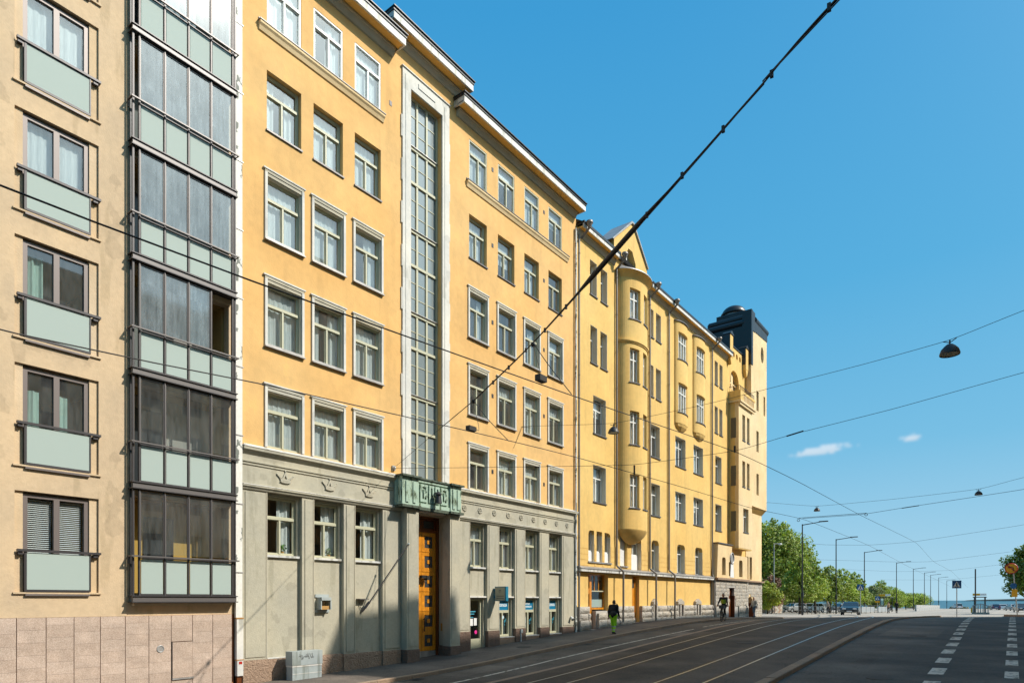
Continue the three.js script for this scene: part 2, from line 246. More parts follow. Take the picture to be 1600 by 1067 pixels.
// ---------------------------------------------------------------- street
const kerbL = (s) => 2.85 - (s > 56 ? Math.pow((s - 56) / 6, 2) * 2.6 : 0), lean = (s) => -0.032 * (clamp(s, 8, 52) - 17), bend = (s) => (s > 40 ? Math.pow(Math.min(s, 120) - 40, 2) / 676 * 2.4 : 0);
const kerbM = (s) => 12.78 + lean(s) + (s > 52 ? Math.pow((s - 52) / 12, 2) * 1.6 : 0);
{
  const g = [];                                            // the land: wide sheet under everything, down to the shore
  const nx = 150, nz = 90, pos = [], idx = [];
  for (let i = 0; i <= nx; i++) for (let j = 0; j <= nz; j++) { const s = mix(-60, 430, i / nx), z = mix(-220, 260, j / nz); pos.push(s, G(s, z) - 0.12 - (s < 70 && z < -1 ? 0.5 : 0), z); }
  for (let i = 0; i < nx; i++) for (let j = 0; j < nz; j++) { const a = i * (nz + 1) + j, b = a + nz + 1; idx.push(a, a + 1, b, b, a + 1, b + 1); }
  const t = new THREE.BufferGeometry(); t.setAttribute('position', new THREE.Float32BufferAttribute(pos, 3)); t.setIndex(idx); t.computeVertexNormals(); g.push(t);
  struct('ground', g, M.soil);
  struct('sea', new THREE.PlaneGeometry(40000, 40000).rotateX(-Math.PI / 2).translate(15000, -6.2, 0), mat('sea water', [0.016, 0.075, 0.095], { roughness: 0.35, bumpMap: T.sea, bumpScale: 0.6 }));
  struct('road', [strip(kerbL, (s) => 6.1 + lean(s), -30, 64, 0, 1, 4), strip((s) => kerbM(s) + 0.2, 22, -30, 64, 0, 1, 8)], M.asphalt);
  struct('tram_lane', strip((s) => 6.0 + lean(s), (s) => kerbM(s) + 0.05, -30, 64, 0.05, 1, 6), M.tramAsphalt);
  struct('crossing', strip(-60, 70, 64, 300, 0, 2, 24), M.pale);
  const sw = struct('sidewalk', [strip(-0.6, (s) => kerbL(s) - 0.14, -30, 61.5, 0.12, 1, 3), strip(22.2, 26, -30, 68, 0.14, 2, 2)], M.sidewalk);
  for (const [a, b, c, d] of [[17.3, 19.2, 0.3, 1.0], [23.2, 25.6, 0.5, 1.5], [41, 44, 1.2, 2.2]]) part('asphalt_patch', strip(c, d, a, b, 0.124, 0.5, 1), mat('patch', [0.135, 0.12, 0.105], { map: T.asphalt }), sw);
  const kg = tag(new THREE.Group(), undefined, undefined, undefined, 'structure'); kg.name = 'kerb'; scene.add(kg);
  for (let s = -6, i = 0; s < 61; i++) { const l = rr(1.15, 1.75); part('kerbstone', block((q) => kerbL(q) - 0.15, kerbL, s, Math.min(61.4, s + l - 0.012), -0.15, 0.13 + rr(-0.004, 0.006), 2, 0.018), i % 3 ? M.kerb : M.kerb2, kg); s += l; }
  const km = tag(new THREE.Group(), undefined, undefined, undefined, 'structure'); km.name = 'tram_lane_kerb'; scene.add(km);
  for (let s = -4, i = 0; s < 63; i++) { const l = rr(1.3, 1.9); part('kerbstone', block(kerbM, (q) => kerbM(q) + 0.3, s, s + l - 0.014, -0.15, 0.12 + rr(-0.004, 0.006), 2, 0.02), i % 2 ? M.kerb : M.kerb2, km); s += l; }
  const ks = tag(new THREE.Group(), undefined, undefined, undefined, 'structure'); ks.name = 'paving_strip'; scene.add(ks);
  for (let s = 2, i = 0; s < 58; i++) { const l = rr(0.8, 1.1); part('paving_stone', block((q) => 5.86 + lean(q), (q) => 6.08 + lean(q), s, s + l - 0.01, -0.1, 0.058 + rr(-0.003, 0.004), 1, 0.008), i % 3 ? M.graniteTan : M.kerb, ks); s += l; }
  for (const [z0, which] of [[7.05, 'left'], [8.1, 'second'], [10.32, 'third'], [11.5, 'right']]) {
    const f = (o) => (s) => z0 + lean(s) - bend(s) + o;
    const r = thing('tram_rail', { left: 'tram rail nearest the yellow facades', second: 'right hand rail of the tram track by the facades', third: 'left hand rail of the tram track by the raised kerb', right: 'tram rail running beside the long raised kerb' }[which], 'rail', [0, 0, 0], 'tram rails');
    part('rail_head', strip(f(-0.025), f(0.025), -6, 110, 0.058, 1, 1), M.rail, r); part('groove', strip(f(0.028), f(0.06), -6, 110, 0.055, 1, 1), M.black, r);
  }
  const mk = tag(new THREE.Group(), undefined, undefined, undefined, 'structure'); mk.name = 'road_markings'; scene.add(mk);
  part('lane_line', strip((s) => 4.42 + (s < 20 ? (20 - s) * 0.05 : 0), (s) => 4.54 + (s < 20 ? (20 - s) * 0.05 : 0), 4, 33.5, 0.004, 0.5, 1), M.paint, mk);
  part('lane_line', strip(4.36, 4.47, 35, 44, 0.004, 0.5, 1), M.paint, mk);
  for (let k = -2; k < 14; k++) part('lane_dash', strip(17.82, 18.12, 20.8 + 2.93 * k, 22.25 + 2.93 * k, 0.004, 0.5, 1), M.paint, mk);
  for (let k = -2; k < 14; k++) { const s = 20.9 + 2.8 * k, z = 16.33 - 0.02 * (s - 21); part('lane_dash', strip(z - 0.18, z + 0.18, s, s + 1.45, 0.004, 0.5, 1), M.paint, mk); }
  const road = scene.getObjectByName('road'), pm = [mat('asphalt repair', [0.225, 0.185, 0.152], { map: T.asphalt, roughness: 0.9 }), mat('asphalt repair dark', [0.15, 0.124, 0.104], { map: T.asphalt, roughness: 0.9 })];
  for (const [a, b, c, d, k] of [[15.5, 18.2, 3.0, 4.1, 0], [21, 27, 3.2, 3.7, 1], [29.5, 32, 4.7, 5.6, 0], [16.5, 19, 13.4, 14.6, 1], [22.5, 29, 14.0, 14.5, 1], [33, 38, 13.2, 15.4, 0], [40, 47, 16.6, 17.5, 1], [20.5, 23.5, 18.6, 20.8, 0], [35, 36.2, 3.1, 5.4, 1], [48, 53, 13, 14.8, 1]]) part('asphalt_patch', strip(c, d, a, b, 0.0035, 0.5, 1), pm[k], road);
  for (const [s, z, o] of [[19.6, 15.2, 0], [25.4, 3.9, 0], [33.6, 14.7, 0], [27.2, 9.2, 0.05], [36.5, 9.0, 0.05], [22.3, 1.5, 0.12]]) { const t = new THREE.CylinderGeometry(0.32, 0.32, 0.012, 24), sl = (G(s + 0.5, z) - G(s - 0.5, z)); part('manhole_cover', t.rotateZ(Math.atan(sl)).translate(s, G(s, z) + o + 0.004, z), mat('cast iron cover', [0.07, 0.06, 0.052], { roughness: 0.95 }), road); }
  for (const [s, n] of [[14.2, 0], [24.6, 1], [38.4, 2]]) part('drain_grate', [...Array(6)].map((_, i) => strip(2.95 + i * 0.07, 2.99 + i * 0.07, s, s + 0.5, 0.006, 0.5, 1)), M.rubber, road);
  part('crossing_stripe', strip(14.8, 17.4, 59.5, 61, 0.004, 0.5, 2), M.paint, mk);
}

// ---------------------------------------------------------------- windows
function paneSet(w, s0, s1, y0, y1, z, tr, m, muntin) {   // panes of a casement: one over two
  const c = (s0 + s1) / 2;
  const quad = (x0, x1, y0, y1, z) => new THREE.PlaneGeometry(x1 - x0, y1 - y0).rotateX(rr(-0.006, 0.006)).rotateY(rr(-0.008, 0.008)).translate((x0 + x1) / 2, (y0 + y1) / 2, z);   // panes never hang quite true
  if (tr) { part('pane', quad(s0 + 0.04, s1 - 0.04, tr, y1 - 0.04, z), m, w); part('pane', quad(s0 + 0.04, c, y0 + 0.04, tr, z), m, w); part('pane', quad(c, s1 - 0.04, y0 + 0.04, tr, z), m, w); }
  else part('pane', quad(s0 + 0.03, s1 - 0.03, y0 + 0.03, y1 - 0.03, z), m, w);
}
function drape(s0, s1, y0, y1, z, amp = 0.03, f = 26) {    // hanging cloth with folds
  const n = Math.max(6, Math.round((s1 - s0) * 44)), ph = rr(0, 6), g = new THREE.PlaneGeometry(s1 - s0, y1 - y0, n, 3).translate((s0 + s1) / 2, (y0 + y1) / 2, 0), p = g.attributes.position;
  for (let i = 0; i < p.count; i++) { const x = p.getX(i); p.setZ(i, z + amp * Math.sin(x * f + ph) + amp * 0.5 * Math.sin(x * f * 2.3 + ph * 2)); }
  g.computeVertexNormals(); return g;
}
function casement(parent, s0, s1, y0, y1, z, o = {}) {
  const w = grp('window', parent), fm = o.frame || M.frameOlive, t = o.bar || 0.048, f = [], d0 = z - 0.03, d1 = z + 0.05, c = (s0 + s1) / 2;
  f.push(box(s0, s0 + t, y0, y1, d0, d1), box(s1 - t, s1, y0, y1, d0, d1), box(s0 + t, s1 - t, y1 - t, y1, d0, d1), box(s0 + t, s1 - t, y0, y0 + t, d0, d1));
  let tr = 0;
  if (!o.plain) {
    tr = y0 + (y1 - y0) * (o.transom || 0.66);
    f.push(box(s0 + t, s1 - t, tr - 0.042, tr + 0.042, d0, d1 + 0.02), box(c - 0.03, c + 0.03, y0 + t, tr - 0.042, d0, d1 + 0.012));
    const q = 0.026, e0 = z - 0.02, e1 = z + 0.025;       // sashes
    for (const [a, b, u, v] of [[s0 + t, s1 - t, tr + 0.042, y1 - t], [s0 + t, c - 0.03, y0 + t, tr - 0.042], [c + 0.03, s1 - t, y0 + t, tr - 0.042]]) f.push(box(a, a + q, u, v, e0, e1), box(b - q, b, u, v, e0, e1), box(a + q, b - q, v - q, v, e0, e1), box(a + q, b - q, u, u + q, e0, e1));
  } else if (o.cross) { tr = y0 + (y1 - y0) * 0.68; f.push(box(s0 + t, s1 - t, tr - 0.03, tr + 0.03, d0, d1)); if (o.cross > 1) f.push(box(c - 0.035, c + 0.035, y0 + t, tr - 0.03, d0, d1)); }
  part('frame', f, fm, w);
  paneSet(w, s0, s1, y0, y1, z, tr && !(o.plain && o.cross < 2) ? tr : 0, o.glass || M.glassFilm);
  const k = o.dress === undefined ? [0, 1, 5, 3, 6, 2, 7, 0, 4][Math.floor(rnd() * 9)] : o.dress, zi = z - 0.13;
  if (o.reveal) part('reveal', [box(s1 - 0.012, s1 + 0.004, y0, y1 + 0.002, z + 0.05, -0.003), box(s0, s1 - 0.012, y1 - 0.01, y1 + 0.004, z + 0.05, -0.004)], o.reveal, w);
  if (k === 0 || k === 5) part('curtain', drape(s0 + 0.05, s1 - 0.05, y0 + 0.02, y1 - 0.04, zi, 0.011, 34), M.curtain, w);
  else if (k === 1) part('curtain', [drape(s0 + 0.04, s0 + (s1 - s0) * 0.34, y0 + 0.02, y1 - 0.04, zi), drape(s1 - (s1 - s0) * 0.34, s1 - 0.04, y0 + 0.02, y1 - 0.04, zi)], M.curtain, w);
  else if (k === 2) part('blind', box(s0 + 0.06, s1 - 0.06, mix(y0, y1, rr(0.3, 0.6)), y1 - 0.05, zi - 0.004, zi + 0.004), M.blind, w);
  else if (k === 6) { part('curtain', drape(s0 + 0.05, s1 - 0.05, mix(y0, y1, 0.62), y1 - 0.04, zi, 0.02, 30), M.curtain, w); part('curtain', drape(s0 + 0.05, s0 + (s1 - s0) * 0.3, y0 + 0.02, mix(y0, y1, 0.62), zi, 0.03, 24), M.curtain, w); }
  else if (k === 7) part('blind', box(s0 + 0.06, s1 - 0.06, mix(y0, y1, rr(0.5, 0.75)), y1 - 0.05, zi - 0.004, zi + 0.004), M.white, w);
  else if (k === 3) part('curtain', drape(s1 - (s1 - s0) * 0.5, s1 - 0.04, y0 + 0.02, y1 - 0.04, zi, 0.03, 22), M.curtain, w);
  return w;
}
// shell behind a facade: storeys, cross walls and a back wall, so that windows look into rooms
function shell(parent, s0, s1, y0, y1, floors, cross, zf, zb, m = M.room) {
  const g = [box(s0, s1, y0, y1, zb - 0.2, zb)];
  for (const y of floors) g.push(box(s0, s1, y - 0.15, y + 0.15, zb + 0.002, zf));
  for (const s of cross) g.push(box(s - 0.08, s + 0.08, y0, y1, zb + 0.002, zf));
  return part('rooms', g, m, parent);
}
// round downpipe with hopper head, brackets and a cranked shoe
function downpipe(parent, s, z, y0, y1, r, m, hopper = true, kinks = []) {
  const p = [V(s, y1, z)]; for (const [y, dz] of kinks) p.push(V(s, y + 0.25, z + (p.length > 1 ? p[p.length - 1].z - z : 0)), V(s + 0.06, y, z + dz)); 
  let cur = z; const geo = []; let top = V(s, y1, z);
  for (const [y, dz, ds] of kinks) { const a = V(top.x, y + 0.22, cur), b = V(top.x + (ds || 0), y - 0.1, z + dz); geo.push(cyl(top, a, r), cyl(a, b, r)); top = b; cur = z + dz; }
  geo.push(cyl(top, V(top.x, y0, cur), r));
  const d = grp('downpipe', parent); part('pipe', geo, m, d);
  if (hopper) part('hopper', [cyl(V(s, y1, z), V(s, y1 + 0.32, z + 0.02), r * 1.1, r * 2.6, 12), cyl(V(s, y1 + 0.32, z + 0.02), V(s, y1 + 0.4, z + 0.02), r * 2.8, r * 2.8, 12)], m, d);
  const br = []; for (let y = y0 + 0.7; y < y1; y += 2.1) br.push(new THREE.TorusGeometry(r * 1.15, 0.012, 4, 14).rotateX(Math.PI / 2).translate(y > 3.7 && kinks.length ? s : top.x, y, y > (kinks[0] ? kinks[0][0] : -9) ? z : cur)); part('bracket', br, m, d);
  return d;
}

// ---------------------------------------------------------------- beige apartment building, far left
{
  const B = thing('beige_apartment_building', 'beige stucco apartment building with glazed balcony bay and pink granite base', 'building', [2, G(2, 0), 0]);
  const F = 2.917, holes = [], S0 = 4.86, S1 = 6.58;
  for (let i = 0; i < 7; i++) holes.push(rect(S0, S1, 2.19 + F * i, 4.51 + F * i));
  part('wall', [poly(rect(-8, 7.22, 1.6, 24), -0.3, 0, holes), poly(rect(7.22, 10.12, 1.6, 24), -0.3, -0.02, [...Array(7)].map((_, i) => rect(7.42, 9.98, 2.16 + F * i, 4.7 + F * i)))], M.beige, B);
  shell(B, -8, 10.1, -0.5, 23.5, [...Array(8)].map((_, i) => 1.9 + F * i), [3.6, 7.15, 10.0], -0.31, -4, M.roomOchre);
  part('roof', [box(-8, 10.12, 23.7, 24.1, -8, 0.2)], M.darkRoof, B);
  for (let i = 0; i < 6; i++) {
    const y = F * i, w = grp('window', B), z = -0.14;
    for (const [u, v] of [[S0, 5.03], [6.39, S1]]) part('side_panel', [box(u, v, 2.19 + y, 4.51 + y, -0.3, -0.055)], M.beigePanel, w);
    part('frame', [box(5.03, 5.13, 2.19 + y, 4.46 + y, z - 0.05, z + 0.05), box(6.29, 6.39, 2.19 + y, 4.46 + y, z - 0.05, z + 0.05), box(5.13, 6.29, 4.38 + y, 4.46 + y, z - 0.05, z + 0.05), box(5.13, 6.29, 2.19 + y, 2.29 + y, z - 0.05, z + 0.05), box(5.65, 5.77, 2.29 + y, 4.38 + y, z - 0.05, z + 0.052), box(5.13, 5.65, 3.0 + y, 3.07 + y, z - 0.04, z + 0.045), box(5.77, 6.29, 3.0 + y, 3.07 + y, z - 0.04, z + 0.045)], M.frameBrown, w);
    for (const [a, b] of [[5.13, 5.65], [5.77, 6.29]]) part('pane', quad(a, b, 2.29 + y, 4.38 + y, z), i < 1 ? M.glass : M.glassFilm, w);
    if (i === 0) { const sl = []; for (let k = 0; k < 44; k++) for (const [a, b] of [[5.16, 5.63], [5.79, 6.26]]) sl.push(box(a, b, -0.002, 0.002, -0.016, 0.016).rotateX(0.6).translate(0, 2.32 + k * 0.047, z - 0.07)); part('venetian_blind', sl, M.blind, w); }
    else if (i === 1) part('curtain', [drape(5.15, 5.42, 2.3 + y, 4.0 + y, z - 0.16, 0.03, 30), drape(5.79, 6.0, 2.3 + y, 4.0 + y, z - 0.16, 0.03, 30)], M.curtainGreen, w);
    else if (i === 2) part('curtain', drape(5.14, 5.5, 2.3 + y, 4.3 + y, z - 0.2, 0.03, 30), M.curtainGreen, w);
    else part('curtain', drape(5.14, 6.28, 2.3 + y, 4.36 + y, z - 0.12, 0.008, 40), M.curtain, w);
    part('sill', [box(S0 - 0.04, S1 + 0.05, 2.15 + y, 2.188 + y, -0.3, 0.045)], M.beigePanel, w); part('drip_edge', [box(5.05, 6.37, 2.105 + y, 2.149 + y, -0.05, 0.06)], M.frameBrown, w);
    const r = grp('french_balcony', B);
    part('glass_panel', [box(5.08, 6.36, 2.25 + y, 3.1 + y, 0.03, 0.042)], M.frosted, r);
    part('rail', [box(4.89, 6.61, 3.12 + y, 3.175 + y, 0.0, 0.08)], M.bayMetal, r);
    part('side_bar', [box(5.03, 5.078, 2.2 + y, 3.12 + y, 0.01, 0.055), box(6.362, 6.39, 2.2 + y, 3.12 + y, 0.01, 0.055), box(5.078, 6.362, 2.195 + y, 2.248 + y, 0.01, 0.055)], M.bayMetal, r);
    part('bracket', [box(4.91, 5.0, 3.05 + y, 3.118 + y, -0.05, 0.05), box(6.45, 6.55, 3.05 + y, 3.118 + y, -0.05, 0.05)], M.bayMetal, r);
  }
  // granite base of slabs
  const P = grp('granite_base', B); part('backing', [box(-8, 10.12, -1.2, 1.598, -0.3, -0.022)], M.joint, P);
  let k = 0;
  for (let s = 3.17; s < 10.0; s += 0.5735, k++) {
    const a = s + 0.008, b = Math.min(s + 0.5735 - 0.008, 10.12);
    if (s > 8.3 && s < 8.4) { part('granite_slab', box(a, b, 0.89, 1.24, -0.02, 0.02), M.granitePink, P); part('granite_slab', box(a, b, 1.243, 1.595, -0.02, 0.02), M.granitePink2, P); part('granite_slab', box(a, b, -0.7, -0.15, -0.02, 0.02), M.granitePink, P); continue; }
    let y = 1.595, j = 0; const h0 = [0.29, 0.18, 0.36][k % 3];
    while (y > -0.7) { const h = j ? 0.292 : h0; part('granite_slab', box(a, b, Math.max(-0.9, y - h) + 0.0035, y, -0.02, 0.02 + (j % 2) * 0.0015), (j + k) % 2 ? M.granitePink : M.granitePink2, P); y -= h; j++; }
  }
  const h = grp('hatch', B); part('hatch_door', [box(8.365, 8.905, -0.1, 0.87, -0.02, 0.026)], M.granitePink, h); part('hatch_seam', [box(8.345, 8.362, -0.14, 0.88, -0.02, 0.012), box(8.908, 8.925, -0.14, 0.88, -0.02, 0.012)], M.black, h); part('hatch_sill', [box(8.35, 8.93, -0.145, -0.105, -0.02, 0.05)], M.zinc, h);
  const v = grp('round_vent', B); part('vent_ring', new THREE.TorusGeometry(0.085, 0.014, 6, 24).translate(8.05, 0.71, 0.024), M.steel, v); part('vent_mesh', new THREE.CircleGeometry(0.08, 24).translate(8.05, 0.71, 0.026), M.zinc, v);
  // glazed balcony bay
  const Y = grp('glazed_bay', B), X = [7.45, 8.08, 8.71, 9.34, 9.97], zo = 0.21, x0 = 7.28, x1 = 10.07;
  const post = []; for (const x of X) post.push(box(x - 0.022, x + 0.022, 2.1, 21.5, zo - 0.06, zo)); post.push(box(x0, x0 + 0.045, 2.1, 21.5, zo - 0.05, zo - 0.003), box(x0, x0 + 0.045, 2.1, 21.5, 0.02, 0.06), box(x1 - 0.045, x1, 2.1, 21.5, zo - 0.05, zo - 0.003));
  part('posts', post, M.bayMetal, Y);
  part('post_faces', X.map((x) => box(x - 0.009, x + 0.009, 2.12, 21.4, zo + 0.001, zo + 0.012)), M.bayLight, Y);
  part('soffit', [box(x0 + 0.06, x1 - 0.06, 1.86, 1.93, 0, zo - 0.05)], M.beigePanel, Y);
  for (let i = 0; i < 7; i++) {
    const y = F * i;
    part('floor_plate', [box(x0 - 0.03, x1 + 0.03, 1.94 + y, 1.965 + y, 0, zo + 0.06), box(x0 - 0.03, x1 + 0.03, 2.1 + y, 2.125 + y, 0, zo + 0.05)], M.bayMetal, Y);
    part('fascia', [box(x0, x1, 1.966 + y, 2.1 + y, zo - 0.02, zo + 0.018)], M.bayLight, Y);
    part('slab', [box(x0 + 0.02, x1 - 0.02, 1.97 + y, 2.12 + y, -1.2, zo - 0.03)], M.room, Y);
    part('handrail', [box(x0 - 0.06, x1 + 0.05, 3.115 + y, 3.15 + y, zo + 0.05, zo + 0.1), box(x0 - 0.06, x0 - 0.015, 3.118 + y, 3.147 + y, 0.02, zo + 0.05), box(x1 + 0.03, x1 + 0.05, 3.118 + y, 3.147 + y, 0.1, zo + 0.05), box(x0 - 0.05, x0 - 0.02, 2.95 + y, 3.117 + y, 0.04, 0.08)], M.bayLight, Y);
    for (let q = 0; q < 4; q++) {
      const a = X[q] + 0.024, b = X[q + 1] - 0.024;
      part('frosted_panel', [box(a + 0.02, b - 0.02, 2.17 + y, 3.06 + y, zo - 0.03, zo - 0.018)], M.frosted, Y);
      for (const [u, v] of [[2.126, 2.165], [3.075, 3.112]]) part('panel_edge', [box(a, b, u + y, v + y, zo - 0.04, zo - 0.008)], M.bayMetal, Y);
      if (i === 2 && q === 3) { part('pane', [quad(a - 0.55, b - 0.55, 3.2 + y, 4.78 + y, zo - 0.09)], M.glassDusty, Y); continue; }
      part('pane', [quad(a + 0.012, b - 0.012, 3.2 + y, 4.78 + y, zo - 0.03)], i < 2 ? M.glassFilm : M.glassDusty, Y);
      part('pane_edge', [box(a, a + 0.014, 3.16 + y, 4.82 + y, zo - 0.038, zo - 0.014), box(b - 0.014, b, 3.16 + y, 4.82 + y, zo - 0.038, zo - 0.014), box(a + 0.014, b - 0.014, 4.78 + y, 4.805 + y, zo - 0.038, zo - 0.014)], M.bayLight, Y);
    }
    part('bay_back_wall', [box(7.3, 10.0, 2.2 + y, 4.85 + y, -0.95, -0.9)], i === 0 ? mat('yellow bay wall', [0.52, 0.32, 0.07]) : mat('grey bay wall', [0.34, 0.33, 0.30]), Y); part('bay_door', [box(i % 2 ? 7.6 : 8.0, i % 2 ? 8.5 : 8.8, 2.2 + y, 4.3 + y, -0.9, -0.86)], M.darkGlass, Y);
    part('side_pane', [new THREE.PlaneGeometry(0.1, 2.6).rotateY(-Math.PI / 2).translate(x0 + 0.02, 3.45 + y, 0.11)], M.glassFilm, Y);
    if (i >= 5) part('curtain', drape(8.0, 9.0, 3.2 + y, 4.8 + y, 0.03, 0.03, 30), M.curtain, Y);
  }
  // peeling white downpipe at the joint between the buildings
  const d = grp('downpipe', B);
  part('pipe', [box(10.13, 10.33, 1.5, 23, 0.01, 0.1)], M.peel, d); part('sleeve', [box(10.14, 10.34, 0.28, 1.46, 0.012, 0.13), box(10.15, 10.335, -0.2, 0.255, 0.012, 0.14)], M.flashing, d);
  part('strap', [box(10.12, 10.35, 1.46, 1.495, 0.005, 0.14), box(10.12, 10.35, 0.258, 0.278, 0.005, 0.15)], mat('rusty strap', [0.42, 0.2, 0.05]), d);
  part('bracket', [...Array(10)].map((_, i) => box(10.12, 10.36, 2.8 + i * 2.0, 2.83 + i * 2.0, 0.004, 0.115)), M.zinc, d); part('shoe', [box(10.17, 10.31, -0.42, -0.2, 0.02, 0.09)], M.doorDark, d);
  part('number_plate', [quad(10.2, 10.3, 0.14, 0.22, 0.143)], M.red, d);
}

// ---------------------------------------------------------------- ochre building with grey ground floor
function moulding(s0, s1, prof, m, name, parent) {         // profile points [z, y] swept along the facade
  const g = poly(prof.map(([z, y]) => [z, y]), 0, s1 - s0); g.rotateY(Math.PI / 2).scale(1, 1, -1);
  const p = g.attributes.position; for (let i = 0; i < p.count; i += 3) for (const q of ['X', 'Y', 'Z']) { const t = p['get' + q](i + 1); p['set' + q](i + 1, p['get' + q](i + 2)); p['set' + q](i + 2, t); }
  g.computeVertexNormals(); g.translate(s0, 0, 0); return part(name, g, m, parent);
}
{
  const A = thing('ochre_apartment_building', 'ochre plaster apartment building with grey ground floor, tall stair window and copper door canopy', 'building', [19.6, G(19.6, 0), 0]);
  const L = [[11.18, 12.39], [12.85, 14.02], [14.52, 15.69]], R = [[20.48, 21.64], [22.40, 23.60], [24.36, 25.53], [26.34, 27.53]];
  const rows = [[6.66, 8.37], [9.79, 11.66], [13.03, 14.89], [16.31, 18.13], [19.53, 21.24]], holes = [rect(17.12, 18.82, 6.66, 21.2)];
  for (const c of [...L, ...R]) for (const r of rows) holes.push(rect(c[0], c[1], r[0], r[1]));
  const vents = [[16.15, 20.1]]; for (const y of [20.75, 17.45, 14.1, 10.9, 7.6]) vents.push([22.02, y], [25.95, y]);
  part('wall', poly([[10.35, 6.5], [28.86, 6.5], [28.86, 22.02], [20.05, 22.02], [20.05, 22.75], [15.9, 22.75], [15.9, 22.1], [10.35, 22.1]], -0.36, 0, holes), M.ochre, A);
  part('side_wall', [box(10.36, 10.7, -0.5, 22, -10, -0.37), box(28.5, 28.85, -0.2, 22, -10, -0.37), box(15.9, 16.2, 22, 22.74, -6, -0.361), box(19.75, 20.05, 22, 22.74, -6, -0.361)], M.ochre, A);
  shell(A, 10.71, 28.49, -0.6, 22.0, [0.1, 3.0, 5.9, 9.35, 12.6, 15.85, 19.1, 22.0], [12.62, 14.27, 16.4, 19.8, 22.0, 23.95, 25.95], -0.47, -4.2);
  for (const [s, y] of vents) part('wall_vent', [box(s - 0.06, s + 0.06, y - 0.085, y + 0.085, -0.02, 0.012), box(s - 0.045, s + 0.045, y - 0.07, y + 0.07, 0.012, 0.014)], M.bayMetal, A);
  // windows of the five upper floors
  for (const [ci, c] of [...L, ...R].entries()) for (const [ri, r] of rows.entries()) {
    const top = ri === 4, z = top ? -0.06 : ri === 3 ? -0.2 : -0.15;
    casement(A, c[0] + 0.012, c[1] - 0.012, r[0] + 0.01, r[1] - 0.01, z, { frame: top && ci < 3 ? M.frameWhite : M.frameOlive, dress: [[5, 0, 5], [0, 1, 5], [0, 0, 3], [1, 5, 0], [0, 3, 5]][ri][ci] ?? undefined, glass: M.glassFilm, reveal: ri < 3 ? M.reveal : undefined });
    if (ri < 3) {                                          // plaster surround with a capped head
      const f = grp('window_surround', A), a = c[0], b = c[1], y0 = r[0], y1 = r[1];
      for (const [u, v] of [[a - 0.085, a - 0.002], [b + 0.002, b + 0.085]]) part('jamb', [box(u, v, y0 - (ri ? 0.06 : 0.0), y1 + 0.1, 0, 0.055)], M.whiteTrim, f);
      part('lintel', [box(a - 0.083, b + 0.083, y1 + 0.102, y1 + 0.19, 0, 0.05), box(a, b, y1 + 0.002, y1 + 0.1, 0, 0.03)], M.greyTrim, f);
      part('cap', [box(a - 0.13, b + 0.13, y1 + 0.192, y1 + 0.235, 0, 0.07)], M.whiteTrim, f);
      if (ri) part('sill', [box(a - 0.1, b + 0.1, y0 - 0.1, y0 - 0.062, 0, 0.1), box(a + 0.002, b - 0.002, y0 - 0.06, y0 + 0.008, -0.15, 0.05)], M.zinc, f);
    } else if (ri === 3) part('window_sill', [box(c[0] - 0.03, c[1] + 0.03, r[0] - 0.045, r[0] + 0.008, -0.2, 0.05)], M.bayLight, A);
  }
  for (const [a, b] of [[10.9, 15.8], [20.3, 28.05]]) { const g = grp('window_ledge', A); moulding(a, b, [[0, 19.16], [0.04, 19.17], [0.08, 19.28], [0.125, 19.34], [0.125, 19.42], [0, 19.42]], M.cream, 'ledge', g); part('ledge_cover', [box(a - 0.02, b + 0.02, 19.422, 19.45, 0, 0.145), box(a, b, 19.45, 19.535, 0, 0.03)], M.bayLight, g); }
  // stair window
  {
    const S = grp('stair_window', A), a = 17.12, b = 18.82, y0 = 6.66, y1 = 21.2, z = -0.27;
    part('surround', [box(16.7, a - 0.002, 6.56, 21.8, 0, 0.06), box(b + 0.002, 19.22, 6.56, 21.8, 0, 0.06), box(a - 0.002, b + 0.002, y1 + 0.002, 21.8, 0, 0.06), box(16.84, a - 0.12, 6.7, 21.6, 0.06, 0.075), box(b + 0.12, 19.08, 6.7, 21.6, 0.06, 0.075), box(17.5, 18.4, 21.45, 21.62, 0.06, 0.085), box(16.66, 19.26, 21.8, 21.84, 0, 0.1)], M.whiteTrim, S);
    const jag = []; for (let i = 0; i < 8; i++) jag.push(box(i % 2 ? 16.64 : 16.66, 16.7, 8 + i * 1.6, 8.8 + i * 1.6, 0, 0.05), box(19.22, 19.27, 8.4 + i * 1.6, 9.1 + i * 1.6, 0, 0.05)); part('quoin', jag, M.whiteTrim, S);
    const bars = [box(a, a + 0.07, y0, y1, z - 0.03, z + 0.06), box(b - 0.07, b, y0, y1, z - 0.03, z + 0.06), box(a + 0.07, b - 0.07, y1 - 0.08, y1, z - 0.03, z + 0.06)], sh = [];
    const cols = [a + 0.07, a + 0.59, a + 1.11, b - 0.07]; for (const c of cols.slice(1, 3)) bars.push(box(c - 0.045, c + 0.045, y0, y1 - 0.08, z - 0.03, z + 0.05));
    let y = y1 - 0.08, n = 0; const thin = [];
